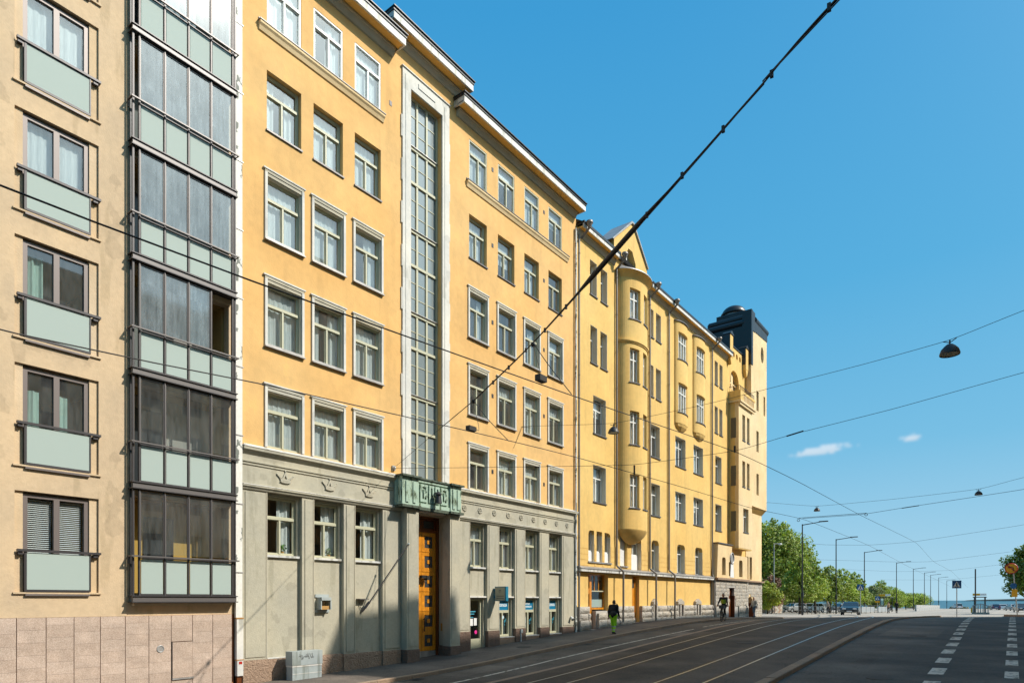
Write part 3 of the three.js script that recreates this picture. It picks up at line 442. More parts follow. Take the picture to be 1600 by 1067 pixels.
    while (y > y0 + 0.2) {
      const three = n % 2 === 0, h = three ? 1.86 : 1.3, rws = three ? 3 : 2, yb = Math.max(y0, y - h);
      bars.push(box(a + 0.07, b - 0.07, yb - 0.05, yb + 0.05, z - 0.03, z + 0.065)); if (three) sh.push(box(a + 0.02, b - 0.02, yb + 0.051, yb + 0.075, z, z + 0.11));
      for (let q = 0; q < rws; q++) for (let c = 0; c < 3; c++) {
        const u = mix(yb + 0.05, y - (n ? 0.05 : 0), q / rws), v = mix(yb + 0.05, y - (n ? 0.05 : 0), (q + 1) / rws);
        part('pane', quad(cols[c] + 0.04, cols[c + 1] - 0.04, u + 0.01, v - 0.01, z), M.glassStair, S); if (q) thin.push(box(cols[c] + 0.04, cols[c + 1] - 0.04, u - 0.014, u + 0.014, z - 0.015, z + 0.02));
      }
      y = yb; n++;
    }
    part('frame', bars, M.frameOlive, S); part('glazing_bar', thin, M.frameOlive, S); part('drip', sh, M.zinc, S);
    part('stairs', [...Array(9)].map((_, i) => box(16.6, 19.4, 7.6 + i * 1.62, 7.75 + i * 1.62, -3, -1.0)), M.greyTrim, S);
  }
  // eaves and roofs
  for (const [s0, s1, y, ov] of [[10.3, 16.38, 22.12, 0.6], [15.8, 20.1, 22.76, 0.6], [19.55, 28.9, 22.04, 0.6]]) {
    const e = grp('eave', A);
    part('soffit', [box(s0, s1, y - 0.02, y + 0.02, 0.2, ov - 0.1)], M.soffit, e); moulding(s0 + 0.15, s1 - 0.15, [[0, y - 0.32], [0.06, y - 0.3], [0.16, y - 0.12], [0.2, y - 0.1], [0.2, y + 0.02], [0, y + 0.02]], M.greyTrim, 'bed_moulding', e);
    part('fascia', [box(s0, s1, y - 0.06, y + 0.2, ov - 0.1, ov - 0.03), box(s0, s0 + 0.05, y - 0.06, y + 0.2, 0, ov - 0.1), box(s1 - 0.05, s1, y - 0.06, y + 0.2, 0, ov - 0.1)], M.flashing, e);
    part('gutter_edge', [box(s0 - 0.03, s1 + 0.03, y + 0.202, y + 0.3, -0.3, ov), box(s0 - 0.05, s1 + 0.05, y + 0.3, y + 0.335, -0.3, ov + 0.05)], M.darkRoof, e);
  }
  part('roof', [box(10.4, 28.85, 22.36, 22.5, -8, -0.31), box(15.85, 20.05, 22.98, 23.1, -8, -0.31)], M.darkRoof, A);
  // ground floor
  const gw = [[11.2, 12.42], [12.88, 14.06], [14.55, 15.78]], gr = [[20.55, 21.68], [22.5, 23.65], [24.44, 25.6], [26.4, 27.55]];
  const lh = gw.map(([a, b]) => rect(a + 0.01, b - 0.09, 3.4, 5.2)), rh = gr.map(([a, b]) => rect(a + 0.01, b - 0.1, 3.42, 5.2));
  rh.push(rect(20.56, 21.58, -0.1, 2.08)); for (const [a, b] of gr.slice(1)) rh.push(rect(a + 0.01, b - 0.1, 0.37, 2.08));
  part('ground_floor_wall', [poly(rect(10.36, 17.22, -0.6, 5.3), -0.46, -0.15, lh), poly(rect(19.08, 28.85, -0.6, 5.3), -0.46, -0.15, rh), box(17.22, 19.08, 5.36, 6.4, -0.46, -0.003)], M.grey, A);
  for (const [a, b, y0] of [[10.37, 11.2, 0.22], [12.42, 12.88, 0.2], [14.06, 14.55, 0.18], [15.78, 16.66, 0.18], [19.55, 20.55, 0.7], [21.68, 22.5, 0.68], [23.65, 24.44, 0.72], [25.6, 26.4, 0.7], [27.55, 28.84, 0.66]]) {
    const p = grp('pilaster', A); part('shaft', [box(a, b, y0, 5.3, -0.149, 0)], M.grey, p); part('raised_panel', [box(a + 0.1, b - 0.07, y0 + 0.08, 5.22, 0, 0.022)], M.grey, p); part('edge_bead', [box(b - 0.045, b - 0.015, y0, 5.3, 0, 0.014)], M.greyTrim, p);
  }
  part('frieze', [box(10.36, 28.85, 5.302, 6.52, -0.36, 0.02)], M.grey, A);
  moulding(10.36, 28.86, [[0.02, 5.29], [0.04, 5.30], [0.07, 5.36], [0.1, 5.38], [0.1, 5.43], [0.02, 5.47]], M.grey, 'string_moulding', A); part('string_flashing', [box(10.36, 28.87, 5.432, 5.45, 0.02, 0.11)], M.flashing, A);
  moulding(10.36, 28.88, [[0.02, 6.02], [0.05, 6.03], [0.05, 6.07], [0.035, 6.075], [0.035, 6.1], [0.07, 6.11], [0.07, 6.15], [0.02, 6.16]], M.grey, 'fillet', A);
  moulding(10.36, 28.88, [[0.02, 6.34], [0.05, 6.36], [0.1, 6.43], [0.15, 6.46], [0.15, 6.54], [0.02, 6.6]], M.grey, 'cornice', A); part('cornice_flashing', [box(10.36, 28.9, 6.542, 6.57, 0, 0.165), box(10.4, 28.85, 6.57, 6.63, 0, 0.06)], M.flashing, A);
  for (const [i, [a, b]] of gw.entries()) { casement(A, a + 0.02, b - 0.1, 3.41, 5.19, -0.3, { glass: M.glass, dress: 3, transom: 0.64 }); part('window_sill', [box(a + 0.005, b - 0.04, 3.33, 3.398, -0.3, -0.07)], M.flashing, A); }
  for (const [i, [a, b]] of gr.entries()) { casement(A, a + 0.02, b - 0.11, 3.43, 5.19, -0.3, { glass: M.glassFilm, dress: i % 2 ? 1 : 3, transom: 0.64 }); part('window_sill', [box(a + 0.005, b - 0.02, 3.35, 3.418, -0.3, -0.05)], M.flashing, A); part('door_lintel', [box(a + 0.005, b - 0.02, 2.12, 2.18, -0.3, -0.04)], M.flashing, A); }
  // shop windows, shop door
  const signTex = (lines, size, ital) => { const c = document.createElement('canvas'); c.width = 512; c.height = 220; const x = c.getContext('2d'); x.fillStyle = '#0d7198'; x.fillRect(0, 0, 512, 220); x.fillStyle = '#f4f4f0'; x.textAlign = 'center'; x.textBaseline = 'middle'; lines.forEach((l, i) => { x.font = 'bold ' + size + 'px sans-serif'; x.fillText(l, 256, 110 + (i - (lines.length - 1) / 2) * size * 1.15, 480); }); const t = new THREE.CanvasTexture(c); t.colorSpace = THREE.SRGBColorSpace; return t; };
  const st = [null, signTex(['EVIDENSIA'], 84), signTex(['Parhaat', 'eläinlääkärit'], 64), signTex(['EVIDENSIA'], 84)];
  for (let i = 1; i < 4; i++) {
    const [a, b] = gr[i], w = grp('shop_window', A), x0 = a + 0.02, x1 = b - 0.11, z = -0.3, c = (x0 + x1) / 2;
    part('frame', [box(x0, x0 + 0.07, 0.38, 2.07, z - 0.03, z + 0.05), box(x1 - 0.07, x1, 0.38, 2.07, z - 0.03, z + 0.05), box(x0 + 0.07, x1 - 0.07, 2.0, 2.07, z - 0.03, z + 0.05), box(x0 + 0.07, x1 - 0.07, 0.38, 0.47, z - 0.03, z + 0.05), box(x0 + 0.07, x1 - 0.07, 1.44, 1.56, z - 0.03, z + 0.05), box(c - 0.04, c + 0.04, 0.47, 1.44, z - 0.03, z + 0.05)], M.frameOlive, w);
    part('pane', quad(x0 + 0.07, c - 0.04, 0.47, 1.44, z), M.glass, w); part('pane', quad(c + 0.04, x1 - 0.07, 0.47, 1.44, z), M.glass, w);
    const g = new THREE.PlaneGeometry(x1 - x0 - 0.14, 0.44).translate((x0 + x1) / 2, 1.78, z + 0.02); const sm = mat('shop sign', [1, 1, 1], { roughness: 0.4 }); sm.map = st[i]; part('sign_panel', ready(g), sm, w); part('sign_backing', [box(x0 + 0.07, x1 - 0.07, 1.56, 2.0, z - 0.02, z + 0.015)], M.blue, w);
    part('curtain', drape(c + 0.02, x1 - 0.04, 0.42, 1.5, z - 0.2, 0.03, 28), M.curtain, w);
    part('sticker', [new THREE.TorusGeometry(0.06, 0.022, 4, 14, 4.2).translate(c + 0.24, 1.02, z + 0.008), new THREE.CircleGeometry(0.03, 10).translate(c + 0.2, 0.9, z + 0.008), new THREE.CircleGeometry(0.028, 10).translate(c + 0.3, 1.15, z + 0.008)], mat('blue sticker', [0.03, 0.30, 0.42]), w);
    if (i === 1) part('sticker', new THREE.CircleGeometry(0.075, 16).translate(c + 0.04, 1.24, z + 0.055), mat('pale sticker', [0.5, 0.62, 0.66]), w);
    part('window_base', [box(a, b, -0.1, 0.33, -0.16, -0.02)], M.graniteTan, w); part('window_step', [box(a, b - 0.02, 0.332, 0.368, -0.25, 0.0)], M.flashing, w);
  }
  {
    const d = grp('shop_door', A), z = -0.3, x0 = 20.57, x1 = 21.57;
    part('frame', [box(x0, x0 + 0.06, -0.1, 2.07, z - 0.03, z + 0.05), box(x1 - 0.09, x1, -0.1, 2.07, z - 0.03, z + 0.05), box(x0 + 0.06, x1 - 0.09, 1.98, 2.07, z - 0.03, z + 0.05), box(x0 + 0.06, x1 - 0.09, -0.1, 0.36, z - 0.03, z + 0.04)], M.frameOlive, d);
    part('pane', quad(x0 + 0.06, x1 - 0.09, 0.36, 1.98, z), M.glass, d); part('inner_panel', [box(x0 + 0.42, x1 - 0.1, 0.3, 1.98, z - 0.5, z - 0.47)], M.greyTrim, d);
    part('notice', [box(x0 + 0.30, x0 + 0.49, 0.92, 1.22, z + 0.004, z + 0.007), box(x0 + 0.55, x0 + 0.74, 0.93, 1.24, z + 0.004, z + 0.007)], M.white, d);
    part('lettering', [box(x0 + 0.18, x0 + 0.66, 1.50, 1.545, z + 0.003, z + 0.005), box(x0 + 0.18, x0 + 0.58, 1.40, 1.44, z + 0.003, z + 0.005), box(x0 + 0.24, x0 + 0.52, 1.26, 1.29, z + 0.003, z + 0.005)], mat('blue lettering', [0.06, 0.33, 0.45]), d);
    part('sticker', new THREE.CircleGeometry(0.085, 16).translate(x0 + 0.68, 0.64, z + 0.006), mat('pink sticker', [0.7, 0.02, 0.25]), d); part('step', [box(x0 - 0.05, x1 + 0.15, -0.3, -0.1, -0.3, 0.12)], M.stone2, d);
    part('handle', [cyl(V(x0 + 0.12, 0.95, z + 0.09), V(x0 + 0.12, 1.2, z + 0.09), 0.014)], M.steel, d);
  }
  part('plinth', [box(10.37, 11.22, -0.8, 0.218, -0.2, 0.06), box(11.22, 12.4, -0.8, 0.21, -0.2, -0.02), box(12.4, 12.9, -0.8, 0.198, -0.2, 0.05), box(12.9, 14.03, -0.8, 0.2, -0.2, -0.02), box(14.03, 14.57, -0.8, 0.178, -0.2, 0.05), box(14.57, 15.76, -0.8, 0.18, -0.2, -0.02), box(15.76, 16.62, -0.8, 0.178, -0.2, 0.05)], M.graniteTan, A);
  part('plinth_cap', [box(11.22, 12.4, 0.212, 0.24, -0.2, -0.01)], M.flashing, A);
  for (const [a, b, y] of [[19.6, 20.54, 0.7], [21.69, 22.49, 0.68], [23.66, 24.43, 0.72], [25.61, 26.39, 0.7], [27.56, 28.83, 0.66]]) part('pilaster_base', [box(a, b, -0.6, y - 0.003, -0.14, 0.04)], M.graniteBrown, A);
  // relief crowns and rosettes in the frieze
  for (const c of [11.79, 13.455, 15.13]) {
    const k = grp('crown_relief', A), q = (p) => p.map(([x, y]) => [c + x, 5.66 + y]);
    part('crown_points', poly(q([[-0.16, 0.035], [-0.2, 0.12], [-0.29, 0.2], [-0.22, 0.215], [-0.13, 0.15], [-0.1, 0.11], [-0.07, 0.2], [0, 0.33], [0.07, 0.2], [0.1, 0.11], [0.13, 0.15], [0.22, 0.215], [0.29, 0.2], [0.2, 0.12], [0.16, 0.035]]), 0.02, 0.06, [q([[-0.055, 0.1], [-0.02, 0.19], [0.0, 0.24], [0.02, 0.19], [0.055, 0.1]]), q([[-0.16, 0.08], [-0.19, 0.14], [-0.14, 0.11]]), q([[0.16, 0.08], [0.14, 0.11], [0.19, 0.14]])], 0.006), M.greyTrim, k);
    part('crown_band', poly(q([[-0.18, 0], [-0.1, -0.025], [0, -0.032], [0.1, -0.025], [0.18, 0], [0.17, 0.045], [0.09, 0.03], [0, 0.025], [-0.09, 0.03], [-0.17, 0.045]]), 0.02, 0.07, [], 0.01), M.greyTrim, k);
    for (const x of [-0.28, 0, 0.28]) part('crown_ball', new THREE.SphereGeometry(0.03, 8, 6).translate(c + x, 5.66 + (x ? 0.22 : 0.345), 0.035), M.greyTrim, k);
  }
  for (let i = 0; i < 9; i++) {
    const c = 20.17 + i * 0.976, k = grp('rosette', A), pet = []; for (let j = 0; j < 8; j++) { const a = j / 8 * 6.283; pet.push(new THREE.SphereGeometry(0.045, 8, 6).scale(1, 1, 0.7).translate(c + 0.1 * Math.cos(a), 5.81 + 0.1 * Math.sin(a), 0.035)); }
    part('petals', pet, M.greyTrim, k); part('boss', new THREE.SphereGeometry(0.048, 10, 8).scale(1, 1, 0.8).translate(c, 5.81, 0.035), M.grey, k);
  }
  // entrance: piers, copper canopy, double door
  {
    const E = grp('entrance', A);
    for (const [a, b] of [[16.66, 17.26], [18.98, 19.56]]) { part('pier', [box(a, b, 0.18, 5.4, -0.1, 0.32), box(a + 0.08, b - 0.08, 0.3, 5.2, 0.32, 0.335)], M.grey, E); part('pier_base', [box(a - 0.015, b + 0.015, -0.9, 0.178, -0.1, 0.36)], M.graniteBrown, E); }
    part('reveal', [box(17.05, 17.24, -0.5, 5.4, -0.6, -0.101), box(19.06, 19.2, -0.5, 5.4, -0.6, -0.101), box(17.24, 19.06, 5.3, 5.4, -0.6, -0.01)], M.grey, E); part('reveal_base', [box(19.02, 19.061, -0.5, 0.2, -0.44, -0.101)], M.graniteBrown, E);
    part('threshold', [box(17.2, 19.1, -0.6, -0.27, -0.6, 0.3)], M.stone3, E);
    part('mailbox_plate', [box(19.055, 19.062, 0.78, 1.08, -0.27, -0.16)], mat('brass plate', [0.42, 0.22, 0.04]), E);
    const c = grp('door_canopy', A), y0 = 5.5, y1 = 6.52;
    part('core', [box(16.42, 19.46, y0, y1, -0.003, 0.36)], M.patina, c);
    for (const [a, b] of [[16.32, 17.14], [18.88, 19.5]]) { part('corner_block', [box(a, b, y0, y1, 0, 0.44)], M.patina, c); const n = 2; for (let i = 0; i < n; i++) { const x = mix(a + 0.05, b - 0.05, (i + 0.5) / n); part('flute', [box(x - 0.07, x + 0.07, y0 + 0.1, y1 - 0.14, 0.43, 0.475)], M.patina, c); } for (const z of [0.12, 0.32]) part('flute', [box(a - 0.04, a + 0.01, y0 + 0.1, y1 - 0.14, z - 0.06, z + 0.06)], M.patina, c); }
    part('top_plate', [box(16.24, 17.2, y1 + 0.002, y1 + 0.07, 0, 0.56), box(17.2, 18.82, y1 + 0.002, y1 + 0.06, 0, 0.46), box(18.82, 19.58, y1 + 0.002, y1 + 0.07, 0, 0.56)], M.patinaDark, c);
    part('bottom_plate', [box(16.26, 17.2, y0 - 0.09, y0 - 0.002, 0, 0.52), box(17.2, 18.82, y0 - 0.11, y0 - 0.002, 0, 0.42), box(18.82, 19.58, y0 - 0.09, y0 - 0.002, 0, 0.52)], M.patinaDark, c);
    part('panel_rim', [box(17.16, 18.86, y0, y0 + 0.14, 0.361, 0.41), box(17.16, 18.86, y1 - 0.1, y1, 0.361, 0.41)], M.patina, c);
    const key = []; const bar = (a, b, u, v) => key.push(box(a, b, u, v, 0.361, 0.412));   // meander relief
    for (const x of [17.26, 18.36]) { bar(x, x + 0.1, 5.7, 6.36); bar(x + 0.1, x + 0.38, 6.27, 6.36); bar(x + 0.1, x + 0.38, 5.7, 5.79); bar(x + 0.3, x + 0.38, 5.79, 5.95); bar(x + 0.3, x + 0.38, 6.1, 6.27); bar(x + 0.18, x + 0.26, 5.88, 6.18); }
    bar(17.72, 17.81, 5.7, 6.36); bar(17.81, 17.98, 6.27, 6.36); bar(17.9, 17.98, 6.0, 6.27); bar(18.06, 18.14, 6.0, 6.36); bar(18.14, 18.3, 6.27, 6.36); bar(18.22, 18.3, 5.7, 6.27); bar(17.81, 18.22, 5.7, 5.76);
    part('meander', key, M.patina, c);
    part('lantern', [new THREE.CylinderGeometry(0.1, 0.14, 0.34, 8).translate(18.02, 5.86, 0.6), new THREE.ConeGeometry(0.16, 0.14, 8).translate(18.02, 6.1, 0.6), box(17.99, 18.05, 6.08, 6.13, 0.4, 0.6)], M.black, c);
    part('canopy_light', [box(17.35, 18.75, y0 - 0.16, y0 - 0.112, 0.02, 0.3)], M.flashing, c);
    const d = grp('double_door', A), z = -0.48;
    part('jamb', [box(18.94, 19.06, -0.28, 5.3, z - 0.05, z + 0.12), box(17.24, 17.36, -0.28, 5.3, z - 0.05, z + 0.12), box(17.36, 18.94, 5.2, 5.3, z - 0.05, z + 0.12), box(17.36, 18.94, 4.7, 4.8, z - 0.05, z + 0.08)], M.doorDark, d);
    part('transom', [box(17.36, 18.94, 4.8, 5.2, z - 0.03, z)], M.doorDark, d); part('transom_glass', [box(18.3, 18.86, 4.86, 5.14, z + 0.001, z + 0.008), box(17.44, 18.1, 4.86, 5.14, z + 0.001, z + 0.008)], M.darkGlass, d);
    for (const [a, b] of [[17.37, 18.145], [18.155, 18.93]]) for (let i = 0; i < 6; i++) {
      const u = 0.02 + i * 0.78, v = u + 0.77, c0 = (a + b) / 2, cy = (u + v) / 2;
      part('door_panel', [box(a, b, u, v, z - 0.03, z + 0.012), box(a, a + 0.16, u, v, z + 0.012, z + 0.045), box(b - 0.16, b, u, v, z + 0.012, z + 0.045), box(a + 0.16, b - 0.16, v - 0.15, v, z + 0.012, z + 0.045), box(a + 0.16, b - 0.16, u, u + 0.15, z + 0.012, z + 0.045), box(a + 0.02, b - 0.02, u - 0.012, u + 0.02, z + 0.045, z + 0.06)], M.door, d);
      part('leaded_glass', [box(a + 0.17, b - 0.17, u + 0.16, v - 0.16, z + 0.014, z + 0.02)], M.darkGlass, d);
      part('lead_bars', [box(c0 - 0.006, c0 + 0.006, u + 0.16, v - 0.16, z + 0.02, z + 0.026), box(a + 0.17, b - 0.17, cy - 0.006, cy + 0.006, z + 0.0265, z + 0.03), box(c0 - 0.15, c0 - 0.14, u + 0.16, v - 0.16, z + 0.02, z + 0.026), box(c0 + 0.14, c0 + 0.15, u + 0.16, v - 0.16, z + 0.02, z + 0.026)], M.bayLight, d);
      part('door_lozenge', [box(c0 - 0.075, c0 + 0.075, cy - 0.075, cy + 0.075, z + 0.031, z + 0.045)], M.door, d);
    }
    part('kick_plate', [box(17.37, 18.145, -0.26, 0.0, z - 0.03, z + 0.05), box(18.155, 18.93, -0.26, 0.0, z - 0.03, z + 0.05)], M.zinc, d);
    part('pull_handle', [cyl(V(18.24, 0.78, z + 0.12), V(18.24, 1.32, z + 0.12), 0.018), cyl(V(18.24, 0.84, z + 0.04), V(18.24, 0.84, z + 0.12), 0.012), cyl(V(18.24, 1.26, z + 0.04), V(18.24, 1.26, z + 0.12), 0.012)], M.black, d);
    part('security_camera', [box(17.95, 18.2, 2.86, 2.98, z + 0.12, z + 0.28), box(18.2, 18.36, 2.8, 2.96, z + 0.14, z + 0.3)], M.black, d);
  }
  const bx = grp('vent_box', A); part('hood', [box(13.08, 13.46, 2.0, 2.1, -0.15, 0.12), box(13.06, 13.1, 1.7, 2.0, -0.15, 0.1), box(13.44, 13.48, 1.7, 2.0, -0.15, 0.1), box(13.0, 13.54, 1.6, 1.7, -0.15, -0.11), box(13.0, 13.54, 2.1, 2.2, -0.15, -0.11)], M.cabinet, bx); part('duct', [box(13.1, 13.44, 1.7, 1.82, -0.15, 0.05)], M.terracotta, bx);
  const wl = grp('wall_lamp', A); part('spot', [cyl(V(28.3, 1.15, 0.05), V(28.26, 1.02, 0.2), 0.06, 0.1)], M.flashing, wl); part('spot_arm', [cyl(V(28.3, 1.15, 0.0), V(28.3, 1.15, 0.08), 0.03)], M.bayLight, wl);
  const pb = grp('pipe_box', A); part('conduit', [cyl(V(24.02, -0.2, 0.06), V(24.02, 0.55, 0.06), 0.03)], M.flashing, pb); part('box_cover', [box(23.98, 24.12, 0.5, 0.68, 0.03, 0.1)], M.cabinet, pb);
  downpipe(A, 28.72, 0.09, 0.2, 21.2, 0.055, M.peel, false);
  for (const [s, y, n] of [[11.95, 3.42, 9], [13.72, 3.42, 6]]) {       // pot plants on the sills
    const p = thing('potted_plant', s < 13 ? 'small green pot plant in the first grey floor window' : 'pale flowering pot plant in the middle grey floor window', 'plant', [s, y, -0.4]); part('pot', new THREE.CylinderGeometry(0.07, 0.05, 0.12, 10).translate(s, y + 0.06, -0.4), M.terracotta, p);
    const lv = []; for (let i = 0; i < n * 6; i++) lv.push(new THREE.CircleGeometry(0.035, 5).rotateX(rr(-1.5, 1.5)).rotateY(rr(-1.5, 1.5)).translate(s + rr(-0.11, 0.11), y + rr(0.13, 0.34), -0.4 + rr(-0.08, 0.08))); part('leaves', lv, mat('pot leaves', s < 13 ? [0.08, 0.2, 0.03] : [0.3, 0.36, 0.24]), p);
  }
}

// ---------------------------------------------------------------- yellow corner building with tower
{
  const B = thing('yellow_corner_building', 'bright yellow corner building with round oriel, granite base and black roofed tower', 'building', [44, G(44, 0), 0]);
  const holes = [], wins = [];
  const W = (a, b, y0, y1, o = {}) => { holes.push(o.arch ? arched(a, b, y0, y1, o.arch) : rect(a, b, y0, y1)); wins.push([a, b, y0, y1, o]); };
  const slit = { plain: true, cross: 1 }, dbl = { plain: true, cross: 2 };
  W(30.28, 31.02, 18.46, 20.3, slit); W(31.43, 32.17, 18.46, 20.3, slit); W(30.33, 31.06, 14.8, 16.81, slit); W(31.40, 32.15, 14.8, 16.81, slit);
  W(30.62, 32.02, 11.05, 13.1, dbl); W(30.62, 32.02, 7.35, 9.35, dbl);
  W(33.65, 34.5, 4.0, 5.75, { shut: true }); W(35.07, 36.37, 3.82, 5.78, { arch: 0.3, plain: true, cross: 2, low: 0.9 });
  W(37.45, 38.1, 18.52, 20.28, slit); W(38.43, 39.18, 18.52, 20.28, slit); W(37.45, 38.1, 14.8, 16.77, slit); W(38.43, 39.18, 14.8, 16.77, slit);
  W(37.68, 39.02, 11.05, 13.08, dbl); W(37.74, 39.04, 7.36, 9.38, dbl); W(37.8, 38.86, 3.88, 5.79, { arch: 0.3, ...dbl });
  for (const [a, b] of [[41.43, 43.17], [44.58, 46.38]]) { W(a, b, 11.07, 13.08, { tri: true }); W(a, b, 7.4, 9.35, { tri: true }); W(a + 0.3, b - 0.12, 3.85, 5.79, { arch: 0.3, ...dbl }); }
  W(48.72, 49.4, 18.46, 20.26, slit); W(49.74, 50.43, 18.46, 20.26, slit); W(48.72, 49.4, 14.78, 16.8, slit); W(49.7, 50.4, 14.78, 16.8, slit); W(48.86, 50.19, 11.0, 13.06, dbl); W(48.86, 50.19, 7.36, 9.37, dbl);
  // triple window, shop door and window, side door, openings through the wall behind the oriel are closed by the oriel itself
  const tri = [[30.12, 30.72], [30.98, 31.58], [31.86, 32.52]]; for (const [i, [a, b]] of tri.entries()) holes.push([[a, 4.1], [b, 4.1], [b, i === 2 ? 5.55 : 5.76], ...(i === 2 ? [[b - 0.06, 5.68], [b - 0.2, 5.75]] : []), ...(i === 0 ? [[a + 0.2, 5.76], [a + 0.06, 5.7], [a, 5.55]] : [[a, 5.76]])]);
  holes.push(rect(30.1, 32.25, 0.45, 3.42), rect(35.16, 36.1, 0.62, 3.45));
  holes.push(arched(52.1, 54.27, 19.0, 20.65, 1.2, true));
  for (const c of [53.0, 53.75, 54.5]) holes.push([...Array(10)].map((_, i) => [c + 0.22 * Math.cos(i / 10 * 6.283), 21.95 + 0.24 * Math.sin(i / 10 * 6.283)]));
  part('wall', poly([[28.95, 0.2], [55.9, 0.2], [55.9, 22.5], [51.6, 22.5], [51.6, 21.5], [37.15, 21.5], [37.15, 22.45], [35.22, 24.36], [35.05, 24.36], [32.95, 22.6], [32.95, 21.5], [28.95, 21.5]], -0.4, 0, [...holes, [[34.25, 21.6], [35.62, 21.6], [35.62, 22.15], [35.2, 22.75], [34.7, 22.75], [34.25, 22.1]]]), M.yellow, B);
  shell(B, 29.1, 55.8, 0, 21.4, [3.3, 6.4, 10.1, 13.8, 17.5, 21.3], [32.75, 37.2, 40.1, 43.9, 47.8, 51.2], -0.45, -4.5);
  part('gable_window', [box(34.3, 35.6, 21.6, 22.7, -0.33, -0.3)], M.glassFilm, B); part('gable_window_bars', [box(34.9, 34.98, 21.6, 22.72, -0.3, -0.25), box(34.3, 35.6, 22.05, 22.12, -0.3, -0.255)], M.frameWhite, B);
  for (const [a, b, y0, y1, o] of wins) {
    const z = -0.32;
    if (o.shut) { const w = grp('shuttered_window', B); part('shutter', [box(a + 0.02, b - 0.02, y0, y1 - 0.02, -0.2, -0.15), ...[...Array(5)].map((_, i) => box(a + 0.05 + i * 0.15, a + 0.06 + i * 0.15, y0 + 0.03, y1 - 0.05, -0.15, -0.142))], M.white, w); part('sill', [box(a - 0.05, b + 0.05, y0 - 0.07, y0 - 0.005, -0.2, 0.08)], M.zinc, w); continue; }
    const h = o.low || 0, w = casement(B, a + 0.005, b - 0.005, y0 + h, y1 - 0.005, z, { ...o, frame: M.frameWhite, bar: 0.055, plain: true, cross: o.tri ? 1 : o.cross, dress: o.cross === 1 ? 4 : undefined, glass: M.glassFilm, reveal: o.arch ? undefined : M.reveal });
    if (o.tri) part('mullion', [box(mix(a, b, 0.36) - 0.04, mix(a, b, 0.36) + 0.04, y0, y1, z - 0.03, z + 0.06), box(mix(a, b, 0.66) - 0.04, mix(a, b, 0.66) + 0.04, y0, y1, z - 0.03, z + 0.06)], M.frameWhite, w);
    if (o.arch) part('reveal', [box(b - 0.012, b + 0.004, y0, y1 - o.arch, -0.27, -0.003)], M.reveal, w); if (h) part('panel', [box(a, b, y0 + 0.01, y0 + h, -0.34, -0.22)], M.white, w); else part('sill', [box(a - 0.03, b + 0.04, y0 - 0.06, y0 + 0.004, -0.3, 0.06)], M.bayLight, w);
  }
  { const w = grp('triple_window', B); for (const [a, b] of tri) { part('frame', [box(a, a + 0.05, 4.1, 5.74, -0.22, -0.16), box(b - 0.05, b, 4.1, 5.74, -0.22, -0.16), box(a + 0.05, b - 0.05, 5.67, 5.74, -0.22, -0.16), box(a + 0.05, b - 0.05, 4.62, 4.7, -0.22, -0.15)], M.frameWhite, w); part('pane', quad(a + 0.04, b - 0.04, 4.66, 5.7, -0.2), M.glassFilm, w); part('panel', [box(a + 0.002, b - 0.002, 4.102, 4.62, -0.22, -0.12)], M.white, w); part('reveal', [box(b - 0.012, b + 0.003, 4.1, 5.54, -0.159, -0.003)], M.reveal, w); } part('sill', [box(30.04, 32.6, 4.02, 4.095, -0.3, 0.07)], M.zinc, w); }
  // grooved band above the roof ledge
  const solidB = [[29.0, 30.08], [30.74, 30.96], [31.6, 31.84], [32.56, 33.6], [34.55, 35.04], [36.4, 37.76], [38.9, 41.7], [43.1, 44.85], [46.3, 48.0]];
  for (let i = 0; i < 4; i++) for (const [a, b] of solidB) part('rusticated_band', box(a, b, 3.86 + i * 0.3, 4.14 + i * 0.3, 0, 0.014), M.yellow, B);
  part('ledge_roof', sweepX([[0, 3.82], [0.28, 3.7], [0.28, 3.66], [0, 3.66]], 28.95, 47.9), M.zinc, B); part('ledge_fascia', [box(28.95, 47.92, 3.52, 3.658, 0, 0.25)], M.flashing, B);
  // shop front and side door
  {
    const w = grp('shop_front', B), z = -0.3;
    part('timber', [box(30.1, 30.16, 0.45, 3.42, z - 0.05, z + 0.06), box(30.62, 30.84, 0.45, 3.42, z - 0.05, z + 0.07), box(32.17, 32.25, 1.5, 3.42, z - 0.05, z + 0.06), box(30.16, 30.62, 2.35, 2.65, z - 0.05, z + 0.06), box(30.16, 30.62, 0.95, 1.52, z - 0.05, z + 0.04), box(30.84, 32.17, 1.5, 1.6, z - 0.05, z + 0.08), box(30.16, 30.62, 3.34, 3.42, z - 0.05, z + 0.05), box(30.84, 32.17, 3.34, 3.42, z - 0.05, z + 0.05), ...[31.2, 31.65].map((x) => box(x, x + 0.05, 2.55, 3.34, z - 0.03, z + 0.03))], M.door, w); part('glazing_bar', [box(30.84, 32.17, 2.48, 2.54, z - 0.05, z + 0.06)], M.frameOlive, w);
    part('kick_plate', [box(30.14, 30.63, 0.45, 0.95, z - 0.05, z + 0.05)], M.zinc, w); part('pane', quad(30.84, 32.17, 1.6, 2.48, z), M.glass, w); part('pane', quad(30.84, 32.17, 2.54, 3.34, z), M.glass, w); part('pane', quad(30.16, 30.62, 1.52, 2.35, z), M.glass, w); part('pane', quad(30.16, 30.62, 2.65, 3.34, z), M.glass, w);
    part('privacy_film', [box(30.86, 32.15, 1.62, 2.05, z - 0.02, z - 0.012), box(30.17, 30.61, 1.53, 2.0, z - 0.02, z - 0.012)], M.frosted, w); part('step', [box(30.0, 31.1, 0.2, 0.45, -0.4, 0.34)], M.stone2, w);
    const d = grp('side_door', B);
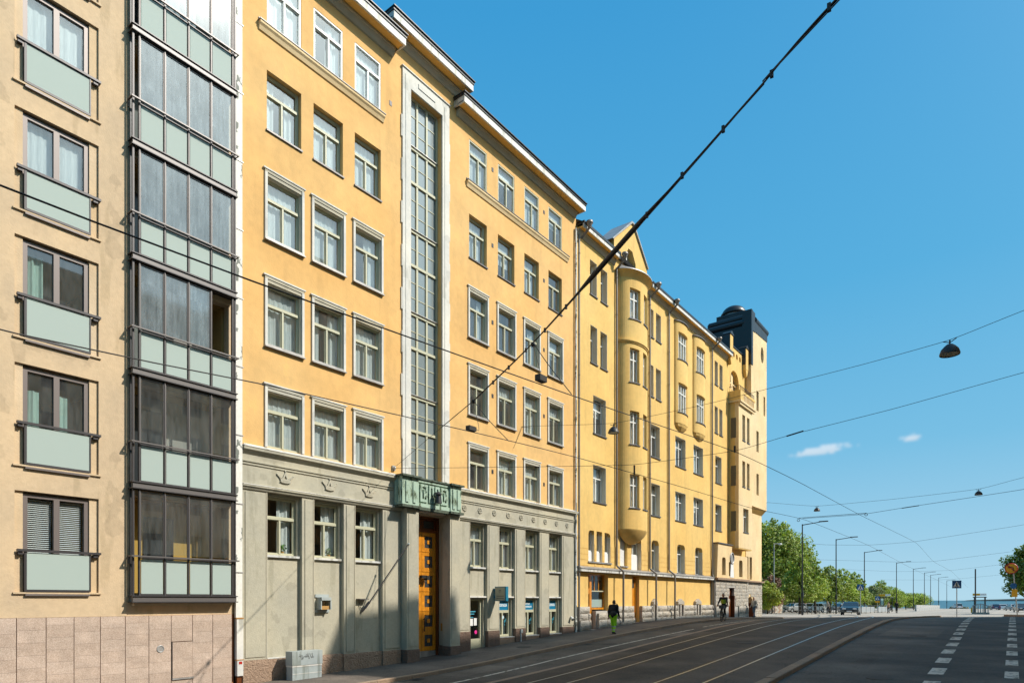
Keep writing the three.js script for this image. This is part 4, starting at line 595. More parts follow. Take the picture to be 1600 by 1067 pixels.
    part('leaf', [box(35.18, 36.08, 0.66, 3.4, -0.3, -0.24), box(35.2, 35.32, 0.66, 3.4, -0.24, -0.21), box(35.94, 36.06, 0.66, 3.4, -0.24, -0.21), box(35.5, 35.58, 0.9, 2.7, -0.24, -0.215)], M.door, d); part('door_glass', [box(35.5, 35.85, 2.75, 3.25, -0.24, -0.225)], M.darkGlass, d); part('handle', [cyl(V(35.42, 1.75, -0.17), V(35.42, 2.0, -0.17), 0.02)], M.steel, d); part('kick_plate', [box(35.2, 36.06, 0.67, 0.95, -0.21, -0.2)], M.zinc, d); part('step', [box(35.0, 36.4, 0.4, 0.62, -0.4, 0.42)], M.stone3, d);
  }
  // rock faced granite base, block by block
  function rock(a, b, y0, y1, z, puff, nx = 5, ny = 4) {
    const g = new THREE.BoxGeometry(b - a, y1 - y0, 0.22, nx, ny, 1).translate((a + b) / 2, (y0 + y1) / 2, z - 0.11), p = g.attributes.position, q = a * 13.7 + y0 * 5.1;
    for (let i = 0; i < p.count; i++) if (p.getZ(i) > z - 0.01) { const x = p.getX(i), y = p.getY(i), e = Math.min(Math.min(x - a, b - x) / 0.12, Math.min(y - y0, y1 - y) / 0.1, 1); p.setZ(i, z - 0.03 + puff * Math.sqrt(clamp(e)) * (0.55 + 0.9 * noise(x * 7 + q, y * 8 + q))); }
    g.computeVertexNormals(); return g.toNonIndexed();
  }
  const Sb = grp('granite_base', B); part('backing', [box(28.96, 30.1, 0, 1.62, -0.2, 0.04), box(30.85, 35.1, 0, 1.42, -0.2, 0.04), box(36.15, 48, 0, 1.6, -0.2, 0.04)], M.mortar, Sb);
  const gaps = [[30.08, 30.86, 9], [30.86, 32.26, 1.44], [35.12, 36.14, 9]], small = [[37.72, 38.3], [41.5, 42.5], [44.6, 45.6]];
  for (const [y0, y1, zz] of [[-0.1, 0.42, 0.24], [0.42, 0.95, 0.24], [0.95, 1.3, 0.2], [1.3, 1.67, 0.2]]) for (let s = 28.97 + (y0 > 0.5 && y0 < 1.2 ? 0.35 : 0) - 0.3; s < 47.9;) {
    const l = rr(0.75, 1.35); let a = Math.max(28.97, s), b = Math.min(47.95, s + l); s += l; let ok = true;
    for (const [u, v, h] of gaps) if (b > u && a < v && y1 > (h === 9 ? -1 : h)) { if (a < u && b > u) b = u; else if (a < v && b > v) a = v; else ok = false; }
    if (y0 > 0.9) for (const [u, v] of small) if (b > u && a < v) { if (a < u - 0.2) b = u; else if (b > v + 0.2) a = v; else ok = false; }
    if (ok && b - a > 0.12) part('granite_block', rock(a + 0.008, b - 0.008, y0 + 0.006, y1 - 0.006, zz + rr(-0.015, 0.02), 0.07), [M.stone, M.stone2, M.stone3][Math.floor(rnd() * 3)], Sb);
  }
  for (const [a, b] of small) {                            // basement lights under pointed stone hoods
    const w = grp('basement_light', B), n = b - a > 0.7 ? 2 : 1; part('stone_hood', poly([[a - 0.03, 1.72], [b + 0.03, 1.72], [b, 1.92], [(a + b) / 2, 2.12], [a, 1.92]], 0, 0.2, [], 0.03), M.stone3, w);
    for (let i = 0; i < n; i++) part('slit', [box(mix(a, b, (i + 0.2) / n), mix(a, b, (i + 0.75) / n), 1.0, 1.7, -0.1, 0.05)], M.doorDark, w); part('stone_jamb', [box(a - 0.02, mix(a, b, 0.2 / n), 0.96, 1.7, -0.1, 0.19), box(mix(a, b, (n - 0.25) / n), b + 0.02, 0.96, 1.7, -0.1, 0.19), ...(n > 1 ? [box(mix(a, b, 0.375), mix(a, b, 0.6), 0.96, 1.7, -0.1, 0.17)] : [])], M.stone, w);
  }
  // curved bays
  function arcWall(c, ra, d, t0, t1, y0, y1, th = 0.22, n = 0) {  // half ellipse plan; t in degrees, 90 faces the street
    n = n || Math.max(2, Math.round(Math.abs(t1 - t0) / 7)); const P = (t, k) => { const a = t * Math.PI / 180; return [c + (ra - k) * Math.cos(a), (d - k) * Math.sin(a)]; }, o = [];
    for (let i = 0; i <= n; i++) o.push(P(mix(t0, t1, i / n), 0)); for (let i = n; i >= 0; i--) o.push(P(mix(t0, t1, i / n), th));
    return new THREE.ExtrudeGeometry(new THREE.Shape(o.map(([x, z]) => new THREE.Vector2(x, -z))), { depth: y1 - y0, bevelEnabled: false }).rotateX(-Math.PI / 2).translate(0, y0, 0);
  }
  function bayWindow(parent, c, ra, d, t0, t1, y0, y1, three) {  // straight window across part of the curve
    const P = (t) => { const a = t * Math.PI / 180; return V(c + (ra - 0.2) * Math.cos(a), 0, (d - 0.2) * Math.sin(a)); }, A = P(t0), Bb = P(t1), len = A.distanceTo(Bb), w = grp('bay_window', parent), ang = -Math.atan2(Bb.z - A.z, Bb.x - A.x), pl = (g) => g.rotateY(ang).translate((A.x + Bb.x) / 2, 0, (A.z + Bb.z) / 2), h = len / 2, tr = mix(y0, y1, 0.68);
    const f = [box(-h, -h + 0.06, y0, y1, -0.05, 0.04), box(h - 0.06, h, y0, y1, -0.05, 0.04), box(-h, h, y1 - 0.07, y1, -0.05, 0.035), box(-h, h, y0, y0 + 0.07, -0.05, 0.035), box(-h, h, tr - 0.035, tr + 0.035, -0.05, 0.045)]; for (const x of three ? [-h / 3, h / 3] : [0]) f.push(box(x - 0.04, x + 0.04, y0, y1, -0.05, 0.05));
    part('frame', f.map(pl), M.frameWhite, w); part('pane', pl(quad(-h, h, y0, y1, 0)), M.glassFilm, w); part('curtain', pl(drape(-h, three ? h : 0, y0, y1, -0.15)), M.curtain, w); return w;
  }
  {
    const O = grp('round_oriel', B), c = 34.9, ra = 1.55, d = 0.82, g = [], fl = [[7.33, 9.25, [104, 136], [62, 88]], [10.97, 12.9, [104, 136], [62, 88]], [14.55, 16.5, [104, 136], [62, 88]], [18.2, 19.95, [100, 136], [56, 84]]];
    let y = 6.1; const bands = [];
    for (const [a, b, l, r] of fl) { g.push(arcWall(c, ra, d, 0, 180, y, a)); g.push(arcWall(c, ra, d, 0, r[0], a, b), arcWall(c, ra, d, r[1], l[0], a, b), arcWall(c, ra, d, l[1], 180, a, b)); y = b; }
    g.push(arcWall(c, ra, d, 0, 180, y, 20.5)); part('oriel_wall', g, M.yellow, O);
    for (const [a, b, l, r] of fl) { bayWindow(O, c, ra, d, l[1], l[0], a, b); bayWindow(O, c, ra, d, r[1], r[0], a, b); part('oriel_sill', [arcWall(c, ra + 0.05, d + 0.05, l[0] - 2, l[1] + 2, a - 0.06, a), arcWall(c, ra + 0.05, d + 0.05, r[0] - 2, r[1] + 2, a - 0.06, a)], M.bayLight, O); }
    part('oriel_band', [arcWall(c, ra + 0.12, d + 0.1, 0, 180, 16.86, 16.94, 0.3), arcWall(c, ra + 0.06, d + 0.05, 0, 180, 16.78, 16.86, 0.2)], M.yellow, O);
    const ring = []; for (let i = 0; i <= 18; i++) { const a = i / 18 * Math.PI; ring.push([Math.cos(a), Math.sin(a)]); }
    const shellGeo = (lev) => { const pos = [], idx = []; lev.forEach(([y, k, kd]) => ring.forEach(([x, z]) => pos.push(c + ra * k * x, y, d * kd * z))); const n = ring.length; for (let i = 0; i < lev.length - 1; i++) for (let j = 0; j < n - 1; j++) { const a = i * n + j, b = a + n; idx.push(a, a + 1, b, b, a + 1, b + 1); } const q = new THREE.BufferGeometry(); q.setAttribute('position', new THREE.Float32BufferAttribute(pos, 3)); q.setIndex(idx); q.computeVertexNormals(); return q; };
    part('oriel_corbel', shellGeo([[6.1, 1, 1], [6.0, 0.97, 0.96], [5.75, 0.84, 0.76], [5.5, 0.58, 0.5], [5.33, 0.28, 0.22], [5.26, 0.02, 0.02]]), M.yellow, O);
    part('oriel_cove', shellGeo([[20.5, 1, 1], [20.62, 1.03, 1.05], [20.78, 1.1, 1.25], [20.86, 1.16, 1.4]]), M.yellow, O); part('oriel_roof', shellGeo([[20.86, 1.17, 1.42], [20.92, 1.17, 1.42], [21.3, 0.9, 0.4], [21.5, 0.6, 0.02]]), M.zinc, O);
    for (const [cc, r2] of [[42.24, 1.0], [45.45, 1.05]]) {
      const b = grp('shallow_bay', B), dd = 0.32, gg = [], f2 = [[14.66, 16.62], [18.22, 20.02]]; let yy = 13.9;
      for (const [a, e] of f2) { gg.push(arcWall(cc, r2, dd, 0, 180, yy, a), arcWall(cc, r2, dd, 0, 28, a, e), arcWall(cc, r2, dd, 140, 180, a, e)); yy = e; bayWindow(b, cc, r2, dd + 0.02, 140, 28, a, e, true); part('bay_sill', [arcWall(cc, r2 + 0.05, dd + 0.05, 24, 144, a - 0.06, a, 0.2)], M.bayLight, b); }
      gg.push(arcWall(cc, r2, dd, 0, 180, yy, 20.7)); part('bay_wall', gg, M.yellow, b); part('bay_cap', [arcWall(cc, r2 + 0.08, dd + 0.08, 0, 180, 20.7, 20.76, 0.32)], M.bayLight, b);
      const pos = [], lev = [[13.9, 1, 1], [13.72, 0.9, 0.8], [13.5, 0.35, 0.3], [13.42, 0.02, 0.02]], idx = [], R5 = [...Array(6)].map((_, i) => [Math.cos(i / 5 * Math.PI), Math.sin(i / 5 * Math.PI)]); lev.forEach(([y, k, kd]) => R5.forEach(([x, z]) => pos.push(cc + r2 * k * x, y, dd * kd * z))); for (let i = 0; i < 3; i++) for (let j = 0; j < 5; j++) { const a = i * 6 + j, e = a + 6; idx.push(a, a + 1, e, e, a + 1, e + 1); }
      const q = new THREE.BufferGeometry(); q.setAttribute('position', new THREE.Float32BufferAttribute(pos, 3)); q.setIndex(idx); part('bay_corbel', q.toNonIndexed(), M.yellow, b).geometry.computeVertexNormals();
    }
  }
  // eave, roof, gable
  const e = grp('eave', B);
  for (const [a, b] of [[28.95, 32.95], [37.1, 51.55]]) { part('soffit', [box(a, b, 21.3, 21.36, 0, 0.36)], M.soffit, e); part('fascia', [box(a, b, 21.28, 21.48, 0.361, 0.43)], M.flashing, e); moulding(a, b, [[0, 21.0], [0.05, 21.02], [0.14, 21.22], [0.18, 21.24], [0.18, 21.3], [0, 21.3]], M.greyTrim, 'bed_moulding', e); part('gutter_edge', [box(a, b, 21.482, 21.62, -0.1, 0.46)], M.darkRoof, e); }
  const slope = (a, b, pts, name) => part(name, sweepX(pts, a, b), M.darkRoof, B);
  slope(51.5, 55.8, [[-0.5, 22.0], [-4.5, 24.4], [-8, 24.4], [-8, 21.4], [-0.5, 21.4]], 'roof_behind_parapet');
  slope(28.95, 51.45, [[0.3, 21.63], [-4.5, 24.6], [-8, 24.6], [-8, 21.4], [0.2, 21.56]], 'roof');
  part('gable_roof', [poly([[32.6, 22.42], [34.98, 24.46], [35.28, 24.46], [37.24, 22.5], [37.16, 22.47], [35.22, 24.37], [35.05, 24.37], [32.7, 22.42]], -1.3, 0.1)], M.zinc, B);
  for (const [s, hop] of [[33.08, 1], [37.36, 1], [40.2, 1], [47.95, 1]]) downpipe(B, s, 0.1, 0.75, 20.9, 0.06, M.pipe, false, s < 47 ? [[3.75, 0.36, 0.12], [1.45, 0.32, 0.05]] : [[3.75, 0.12, 0.02]]);
  for (const s of [29.2, 33.08, 37.5, 40.3, 48.05]) part('gutter_hopper', [cyl(V(s, 21.25, 0.62), V(s, 21.5, 0.62), 0.07, 0.17, 12), cyl(V(s, 21.5, 0.62), V(s, 21.6, 0.62), 0.19, 0.17, 12), cyl(V(s, 21.28, 0.62), V(s, 20.86, 0.12), 0.06)], M.pipe, B);
  downpipe(B, 28.98, 0.12, 0.4, 21.0, 0.055, M.pipe, false);
  // square oriel with balcony
  {
    const O = grp('square_oriel', B), x0 = 51.85, x1 = 55.14, zf = 0.78, hs = [[52.72, 53.42, 14.86, 16.92], [53.86, 54.52, 14.86, 16.92], [52.72, 53.42, 11.14, 13.2], [53.86, 54.52, 11.14, 13.2], [52.95, 54.25, 7.5, 9.42]];
    part('oriel_front', poly(rect(x0, x1, 6.18, 17.7), zf - 0.3, zf, hs.map((h) => rect(...h))), M.cream, O); part('oriel_side', [box(x0, x0 + 0.25, 6.18, 17.7, 0, zf - 0.301), box(x1 - 0.25, x1, 6.18, 17.7, 0, zf - 0.301)], M.yellow, O); part('oriel_floor', [box(x0 + 0.02, x1 - 0.02, 6.1, 6.178, 0, zf - 0.02), box(x0 + 0.25, x1 - 0.25, 17.4, 17.69, 0, zf - 0.31)], M.yellow, O);
    for (const h of hs) { casement(O, h[0], h[1], h[2], h[3], zf - 0.24, { plain: true, cross: h[1] - h[0] > 1 ? 2 : 1, frame: M.frameWhite, dress: 4 }); part('oriel_sill', [box(h[0] - 0.03, h[1] + 0.03, h[2] - 0.06, h[2], zf - 0.2, zf + 0.05)], M.bayLight, O); }
    for (const y of [7.5, 11.1, 14.9]) part('side_window', [box(x0 - 0.012, x0 + 0.02, y, y + 1.6, 0.16, 0.56)], M.darkGlass, O);
    const b = grp('balcony', B); part('slab', [box(51.7, 55.6, 17.7, 17.85, 0, 1.0), box(51.8, 55.4, 17.5, 17.7, 0.782, 0.92)], M.cream, b); part('parapet', [box(51.7, 51.95, 17.85, 18.6, 0, 0.98), box(51.95, 52.4, 17.85, 18.6, 0.8, 0.98), box(52.4, 55.4, 18.42, 18.6, 0.8, 0.98)], M.yellow, b);
    for (let i = 0; i < 9; i++) part('baluster', [box(52.55 + i * 0.32, 52.7 + i * 0.32, 17.85, 18.42, 0.84, 0.95)], M.cream, b); const rl = [box(51.7, 55.4, 18.95, 18.98, 0.88, 0.91), box(51.71, 51.74, 18.95, 18.98, 0.05, 0.88)]; for (let i = 0; i < 22; i++) rl.push(box(51.75 + i * 0.17, 51.77 + i * 0.17, 18.6, 18.95, 0.885, 0.905)); for (let i = 0; i < 5; i++) rl.push(box(51.715, 51.735, 18.6, 18.95, 0.1 + i * 0.17, 0.12 + i * 0.17)); part('railing', rl, M.black, b);
    const gw = grp('gothic_window', B); part('frame', [box(53.0, 53.5, 19.0, 20.55, -0.33, -0.25), box(52.2, 54.2, 19.62, 19.72, -0.33, -0.24)], M.cream, gw); part('pane', quad(52.1, 54.3, 19, 20.7, -0.35), M.glassFilm, gw);
    for (const [a, c] of [[51.3, 51.95], [55.1, 55.72]]) { const p = grp('pinnacle', B); part('shaded_side_sheet', [box(a - 0.02, a - 0.002, 21.7, 23.05, -0.3, 0.28)], M.darkRoof, p); part('shaft', [box(a, c, 21.3, 23.05, -0.3, 0.3), poly([[a, 21.3], [c, 21.3], [(a + c) / 2, 20.7]], 0, 0.28)], M.yellow, p); part('cap', [box(a - 0.06, c + 0.06, 23.05, 23.14, -0.36, 0.36), poly([[a - 0.05, 23.14], [c + 0.05, 23.14], [(a + c) / 2, 23.36]], -0.34, 0.34)], M.darkRoof, p); }  // dark sheet on left faces: cladding on the first, added shade on the second
    part('parapet_coping', [box(51.95, 55.1, 22.5, 22.6, -0.42, 0.06)], M.darkRoof, B);
  }
  // portal and stone ground floor of the corner
  {
    const P = grp('portal', B), zf = 0.4;
    part('portal_wall', [poly([[48.1, 3.72], [51.4, 3.72], [51.4, 6.3], [48.35, 6.3]], 0, zf, [arched(49.2, 49.98, 3.95, 5.3, 0.2), arched(50.7, 51.38, 3.9, 5.0, 0.1)]), poly(rect(51.402, 55.2, 3.72, 5.6), 0, zf - 0.004, [arched(53.1, 53.95, 3.9, 5.25, 0.2)])], M.cream, P); part('portal_roof', [poly([[48.25, 6.302], [51.5, 6.302], [51.5, 6.38], [48.25, 6.38]], 0, zf + 0.08)], M.bayLight, P);
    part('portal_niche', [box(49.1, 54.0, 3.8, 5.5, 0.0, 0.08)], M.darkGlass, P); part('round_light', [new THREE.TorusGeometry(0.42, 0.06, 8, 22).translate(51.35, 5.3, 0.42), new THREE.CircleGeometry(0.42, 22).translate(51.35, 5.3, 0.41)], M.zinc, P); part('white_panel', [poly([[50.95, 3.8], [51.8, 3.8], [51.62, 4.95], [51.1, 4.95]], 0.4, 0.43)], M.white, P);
    part('string_course', [box(48.0, 55.5, 3.56, 3.718, 0, 0.52), box(55.5, 60.35, 3.56, 3.68, 0, 0.3)], M.kerb, P);
    part('stone_core', [box(48.0, 50.9, 0, 3.55, 0, 0.3), box(52.3, 55.7, 0, 3.55, 0, 0.3), box(50.9, 52.3, 3.0, 3.55, 0, 0.3)], M.mortar, P);
    part('doorway', [box(50.9, 52.3, 0.3, 3.0, -0.2, 0.05), box(52.2, 52.3, 0.4, 3.0, 0.05, 0.32), box(50.9, 50.98, 0.4, 3.0, 0.05, 0.3)], M.doorDark, P); part('door_step', [box(50.6, 52.6, 0.3, 0.6, 0, 0.6)], M.stone3, P);
    const st = [[], [], []]; const lay = (a, b, y0, y1, z, skip) => { let y = y0, r = 0; while (y < y1 - 0.06) { const h = Math.min(rr(0.2, 0.32), y1 - y); for (let s = a - rr(0, 0.3); s < b;) { const l = rr(0.32, 0.75), u = Math.max(a, s), v = Math.min(b, s + l); s += l; if (v - u > 0.06 && !skip((u + v) / 2, y + h / 2)) st[Math.floor(rnd() * 3)].push(rock(u + 0.008, v - 0.008, y + 0.006, y + h - 0.006, z + rr(-0.01, 0.02), 0.05, 2, 2)); } y += h; r++; } };
    lay(48.02, 55.5, 1.55, 3.55, 0.36, (x, y) => x > 50.85 && x < 52.35 && y < 3.1); lay(55.5, 60.28, 0.3, 3.55, 0.1, (x, y) => x > 56.0 && x < 57.9 && y < 2.3 - Math.abs(x - 56.95) * 0.7 + 0.35);
    st.forEach((l, i) => part('rubble_stone', l, [M.stone, M.stone2, M.stone3][i], P, 'stuff'));
    for (let s = 48.03; s < 55.4; s += 1.02) for (const [u, v] of [[0.2, 0.9], [0.9, 1.54]]) { const b = Math.min(55.5, s + 1.0); if (b > 50.85 && s < 52.35) continue; part('granite_block', rock(s, b, u, v - 0.01, 0.42, 0.05), [M.stone, M.stone3][Math.floor(rnd() * 2)], P); }
    part('archway', [poly(arched(56.05, 57.85, 0.4, 2.3, 0.8), -0.9, -0.5), box(57.8, 58.0, 0.4, 2.2, -0.9, 0.06)], M.doorDark, P); part('arch_grille', [box(56.5, 56.6, 0.5, 1.9, -0.3, -0.2), box(56.3, 57.0, 1.15, 1.3, -0.3, -0.21)], M.flashing, P);
  }
  // tower
  {
    const W2 = grp('tower', B), x0 = 55.9, x1 = 60.25, zf = 0.48, hs = [[57.33, 57.95, 18.35, 20.05], [59.35, 59.8, 18.35, 20.05], [57.33, 57.95, 14.8, 16.6], [57.33, 57.95, 11.08, 12.92]];
    const oval = [...Array(16)].map((_, i) => [58.95 + 0.42 * Math.cos(i / 16 * 6.283), 23.55 + 0.72 * Math.sin(i / 16 * 6.283)]);
    part('tower_front', [poly([[x0, 10], [x1, 10], [x1, 25.1], [x0, 24.85]], 0.1, zf, [...hs.map((h) => rect(...h)), oval]), poly(rect(55.9, 60.2, 0.3, 10), -0.35, 0.05, [arched(56.2, 57.42, 7.2, 9.2, 0.6), arched(56.05, 57.85, 0.45, 2.3, 0.8), rect(55.95, 56.55, 3.8, 5.72), rect(56.85, 57.5, 3.8, 5.72)])], M.cream, W2);
    part('tower_corbel', sweepX([[-0.1, 9.55], [0.05, 9.55], [0.47, 9.998], [-0.1, 9.998]], x0 + 0.25, x1 - 0.05), M.yellow, W2);
    part('tower_side', [box(x0 + 0.001, x0 + 0.3, 10, 21.9, -4.2, 0.099), box(x1 - 0.3, x1 - 0.001, 0.3, 24.9, -4.2, -0.36), box(x1 - 0.3, x1 - 0.001, 10, 24.9, -0.36, 0.099)], M.yellow, W2);
    for (const h of hs) { part('slit_glass', [box(h[0] + 0.2, h[1], h[2], h[3], 0.05, 0.08)], M.darkGlass, W2); part('slit_sill', [poly([[h[0] + 0.02, h[2]], [h[0] + 0.2, h[2]], [h[0] + 0.02, h[2] + 0.7]], 0.2, 0.4)], M.white, W2); }
    part('oval_glass', [poly(oval, 0.2, 0.22)], M.darkGlass, W2); part('oval_bar', [box(58.92, 58.98, 22.9, 24.2, 0.225, 0.26), box(58.6, 59.3, 23.5, 23.56, 0.225, 0.255)], M.frameWhite, W2);
    part('arch_glass', [quad(56.2, 57.42, 7.2, 9.2, -0.25)], M.glassFilm, W2); part('arch_board', [box(56.22, 57.0, 7.2, 8.5, -0.22, -0.16)], M.white, W2); part('slit_glass', [quad(55.95, 56.55, 3.8, 5.72, -0.2), quad(56.85, 57.5, 3.8, 5.72, -0.2)], M.darkGlass, W2); part('slit_board', [poly([[55.96, 3.8], [56.4, 3.8], [55.96, 5.0]], -0.18, -0.14), poly([[56.86, 3.8], [57.35, 3.8], [56.86, 5.0]], -0.18, -0.14)], M.white, W2);
    // black sheet metal roof: clad side, rolled eaves, stepped dome
    const R = grp('tower_roof', B), cap = (x0, x1, y, z0, z1, r) => [cyl(V(x0, y, z1), V(x1, y, z1), r, r, 12), cyl(V(x0, y, z0), V(x1, y, z0), r, r, 12), cyl(V(x0, y, z0), V(x0, y, z1), r, r, 12), cyl(V(x1, y, z0), V(x1, y, z1), r, r, 12), ...[[x0, z0], [x0, z1], [x1, z0], [x1, z1]].map(([x, z]) => new THREE.SphereGeometry(r, 12, 8).translate(x, y, z))];
    part('clad_side', [box(x0 - 0.05, x0 + 0.35, 21.9, 26.55, -0.25, zf + 0.05), box(x0 + 0.02, x1 - 0.1, 21.9, 25.3, -4.3, -0.26)], M.blackRoof, R);
    part('pier_cladding', [box(x0 + 0.352, x0 + 0.95, 24.86, 26.5, -0.25, zf + 0.045)], M.darkRoof, R); part('front_cladding', [poly([[x0 + 0.952, 24.92], [x1 + 0.06, 25.1], [x1 + 0.06, 25.8], [x0 + 0.952, 25.8]], -0.2, zf + 0.04)], M.darkRoof, R);
    part('front_roll', [cyl(V(x0 + 1.1, 26.0, 0.3), V(x1 + 0.15, 25.95, 0.3), 0.32, 0.32, 14), new THREE.SphereGeometry(0.32, 14, 10).translate(x1 + 0.15, 25.95, 0.3)], M.blackRoof, R);
    part('lower_roll', cap(56.1, 60.2, 25.6, -3.9, -0.2, 0.3), M.blackRoof, R); part('lower_body', [box(56.0, 60.2, 25.2, 25.9, -4.0, -0.2)], M.blackRoof, R);
    part('middle_roll', cap(56.6, 59.8, 26.25, -3.3, -0.35, 0.26), M.blackRoof, R); part('middle_body', [box(56.5, 59.9, 25.8, 26.5, -3.4, -0.3)], M.blackRoof, R);
    part('upper_body', [box(57.0, 59.5, 26.4, 27.1, -2.9, -0.6)], M.darkRoof, R); part('upper_roll', cap(57.1, 59.4, 26.95, -2.8, -0.7, 0.12), M.blackRoof, R); part('lantern_drum', new THREE.CylinderGeometry(0.95, 0.95, 0.45, 24).translate(58.2, 27.3, -1.75), M.zinc, R);
    part('dome', new THREE.SphereGeometry(1.05, 28, 12, 0, Math.PI * 2, 0, Math.PI / 2).scale(1.0, 0.72, 1.0).translate(58.2, 27.42, -1.75), M.blackRoof, R); part('dome_rim', new THREE.TorusGeometry(1.02, 0.12, 8, 28).rotateX(Math.PI / 2).translate(58.2, 27.42, -1.75), M.blackRoof, R);
    part('roof_bulge', new THREE.SphereGeometry(1.3, 20, 10).scale(0.9, 0.7, 1.2).translate(57.2, 25.1, -3.4), M.blackRoof, R);
  }
}

// ---------------------------------------------------------------- things on and by the facades
{
  const f = thing('flagpole', 'grey flagpole slanting out from the grey ground floor', 'flagpole', [15.0, 1.69, -0.1]);
  part('pole', cyl(V(14.99, 1.72, 0.0), V(16.15, 3.98, 0.92), 0.028, 0.02, 10), M.bayLight, f); part('finial', new THREE.SphereGeometry(0.045, 10, 8).translate(16.16, 4.0, 0.93), M.cabinet, f); part('holder', [cyl(V(14.92, 1.6, -0.12), V(15.1, 1.95, 0.08), 0.045, 0.05), box(14.7, 15.1, 2.03, 2.06, -0.14, 0.06), cyl(V(14.92, 1.62, -0.12), V(14.75, 2.04, -0.1), 0.012)], M.bayLight, f);
  part('halyard', cyl(V(15.2, 2.0, 0.12), V(16.15, 3.9, 0.9), 0.006), M.wire, f);
  const c = thing('utility_cabinet', 'grey painted street cabinet with scrawled lid on the sidewalk', 'cabinet', [12.2, G(12.2, 0.4), 0.4]);
  part('body', [box(11.7, 12.76, -0.62, -0.05, 0.24, 0.55)], M.cabinet, c); part('lid', [box(11.68, 12.78, 0.0, 0.43, 0.22, 0.57)], M.cabinet, c); part('band', [box(11.69, 12.77, -0.05, -0.002, 0.23, 0.56), box(11.7, 12.76, -0.27, -0.255, 0.55, 0.556)], M.flashing, c);
  const scr = []; for (let i = 0; i < 12; i++) scr.push(tube([V(11.9 + i * 0.045, 0.3 + rr(-0.06, 0.06), 0.571), V(11.92 + i * 0.045, 0.22 + rr(-0.06, 0.06), 0.571), V(11.96 + i * 0.045, 0.3 + rr(-0.06, 0.06), 0.571)], 0.006, 6, 4)); part('scrawl', scr, M.black, c);
  const s = thing('projecting_sign', 'square blue rimmed shop sign projecting from the grey wall', 'sign', [22.16, 1.98, 0.05]);
  part('case', [box(22.06, 22.22, 1.97, 2.6, 0.1, 0.72)], M.blue, s); part('face', [box(22.05, 22.059, 2.0, 2.57, 0.13, 0.66)], mat('sign face', [0.40, 0.36, 0.25]), s); part('bracket', [box(22.11, 22.17, 2.1, 2.2, 0, 0.1), box(22.11, 22.17, 2.4, 2.5, 0, 0.1)], M.blue, s);
  part('emblem', [new THREE.TorusGeometry(0.055, 0.014, 4, 14, 4.4).rotateY(-Math.PI / 2).translate(22.047, 2.39, 0.4), new THREE.SphereGeometry(0.022, 8, 6).translate(22.05, 2.44, 0.36)], M.bayLight, s); part('lettering', [box(22.046, 22.05, 2.17, 2.2, 0.2, 0.6), box(22.046, 22.05, 2.07, 2.1, 0.2, 0.6)], M.bayLight, s);
}

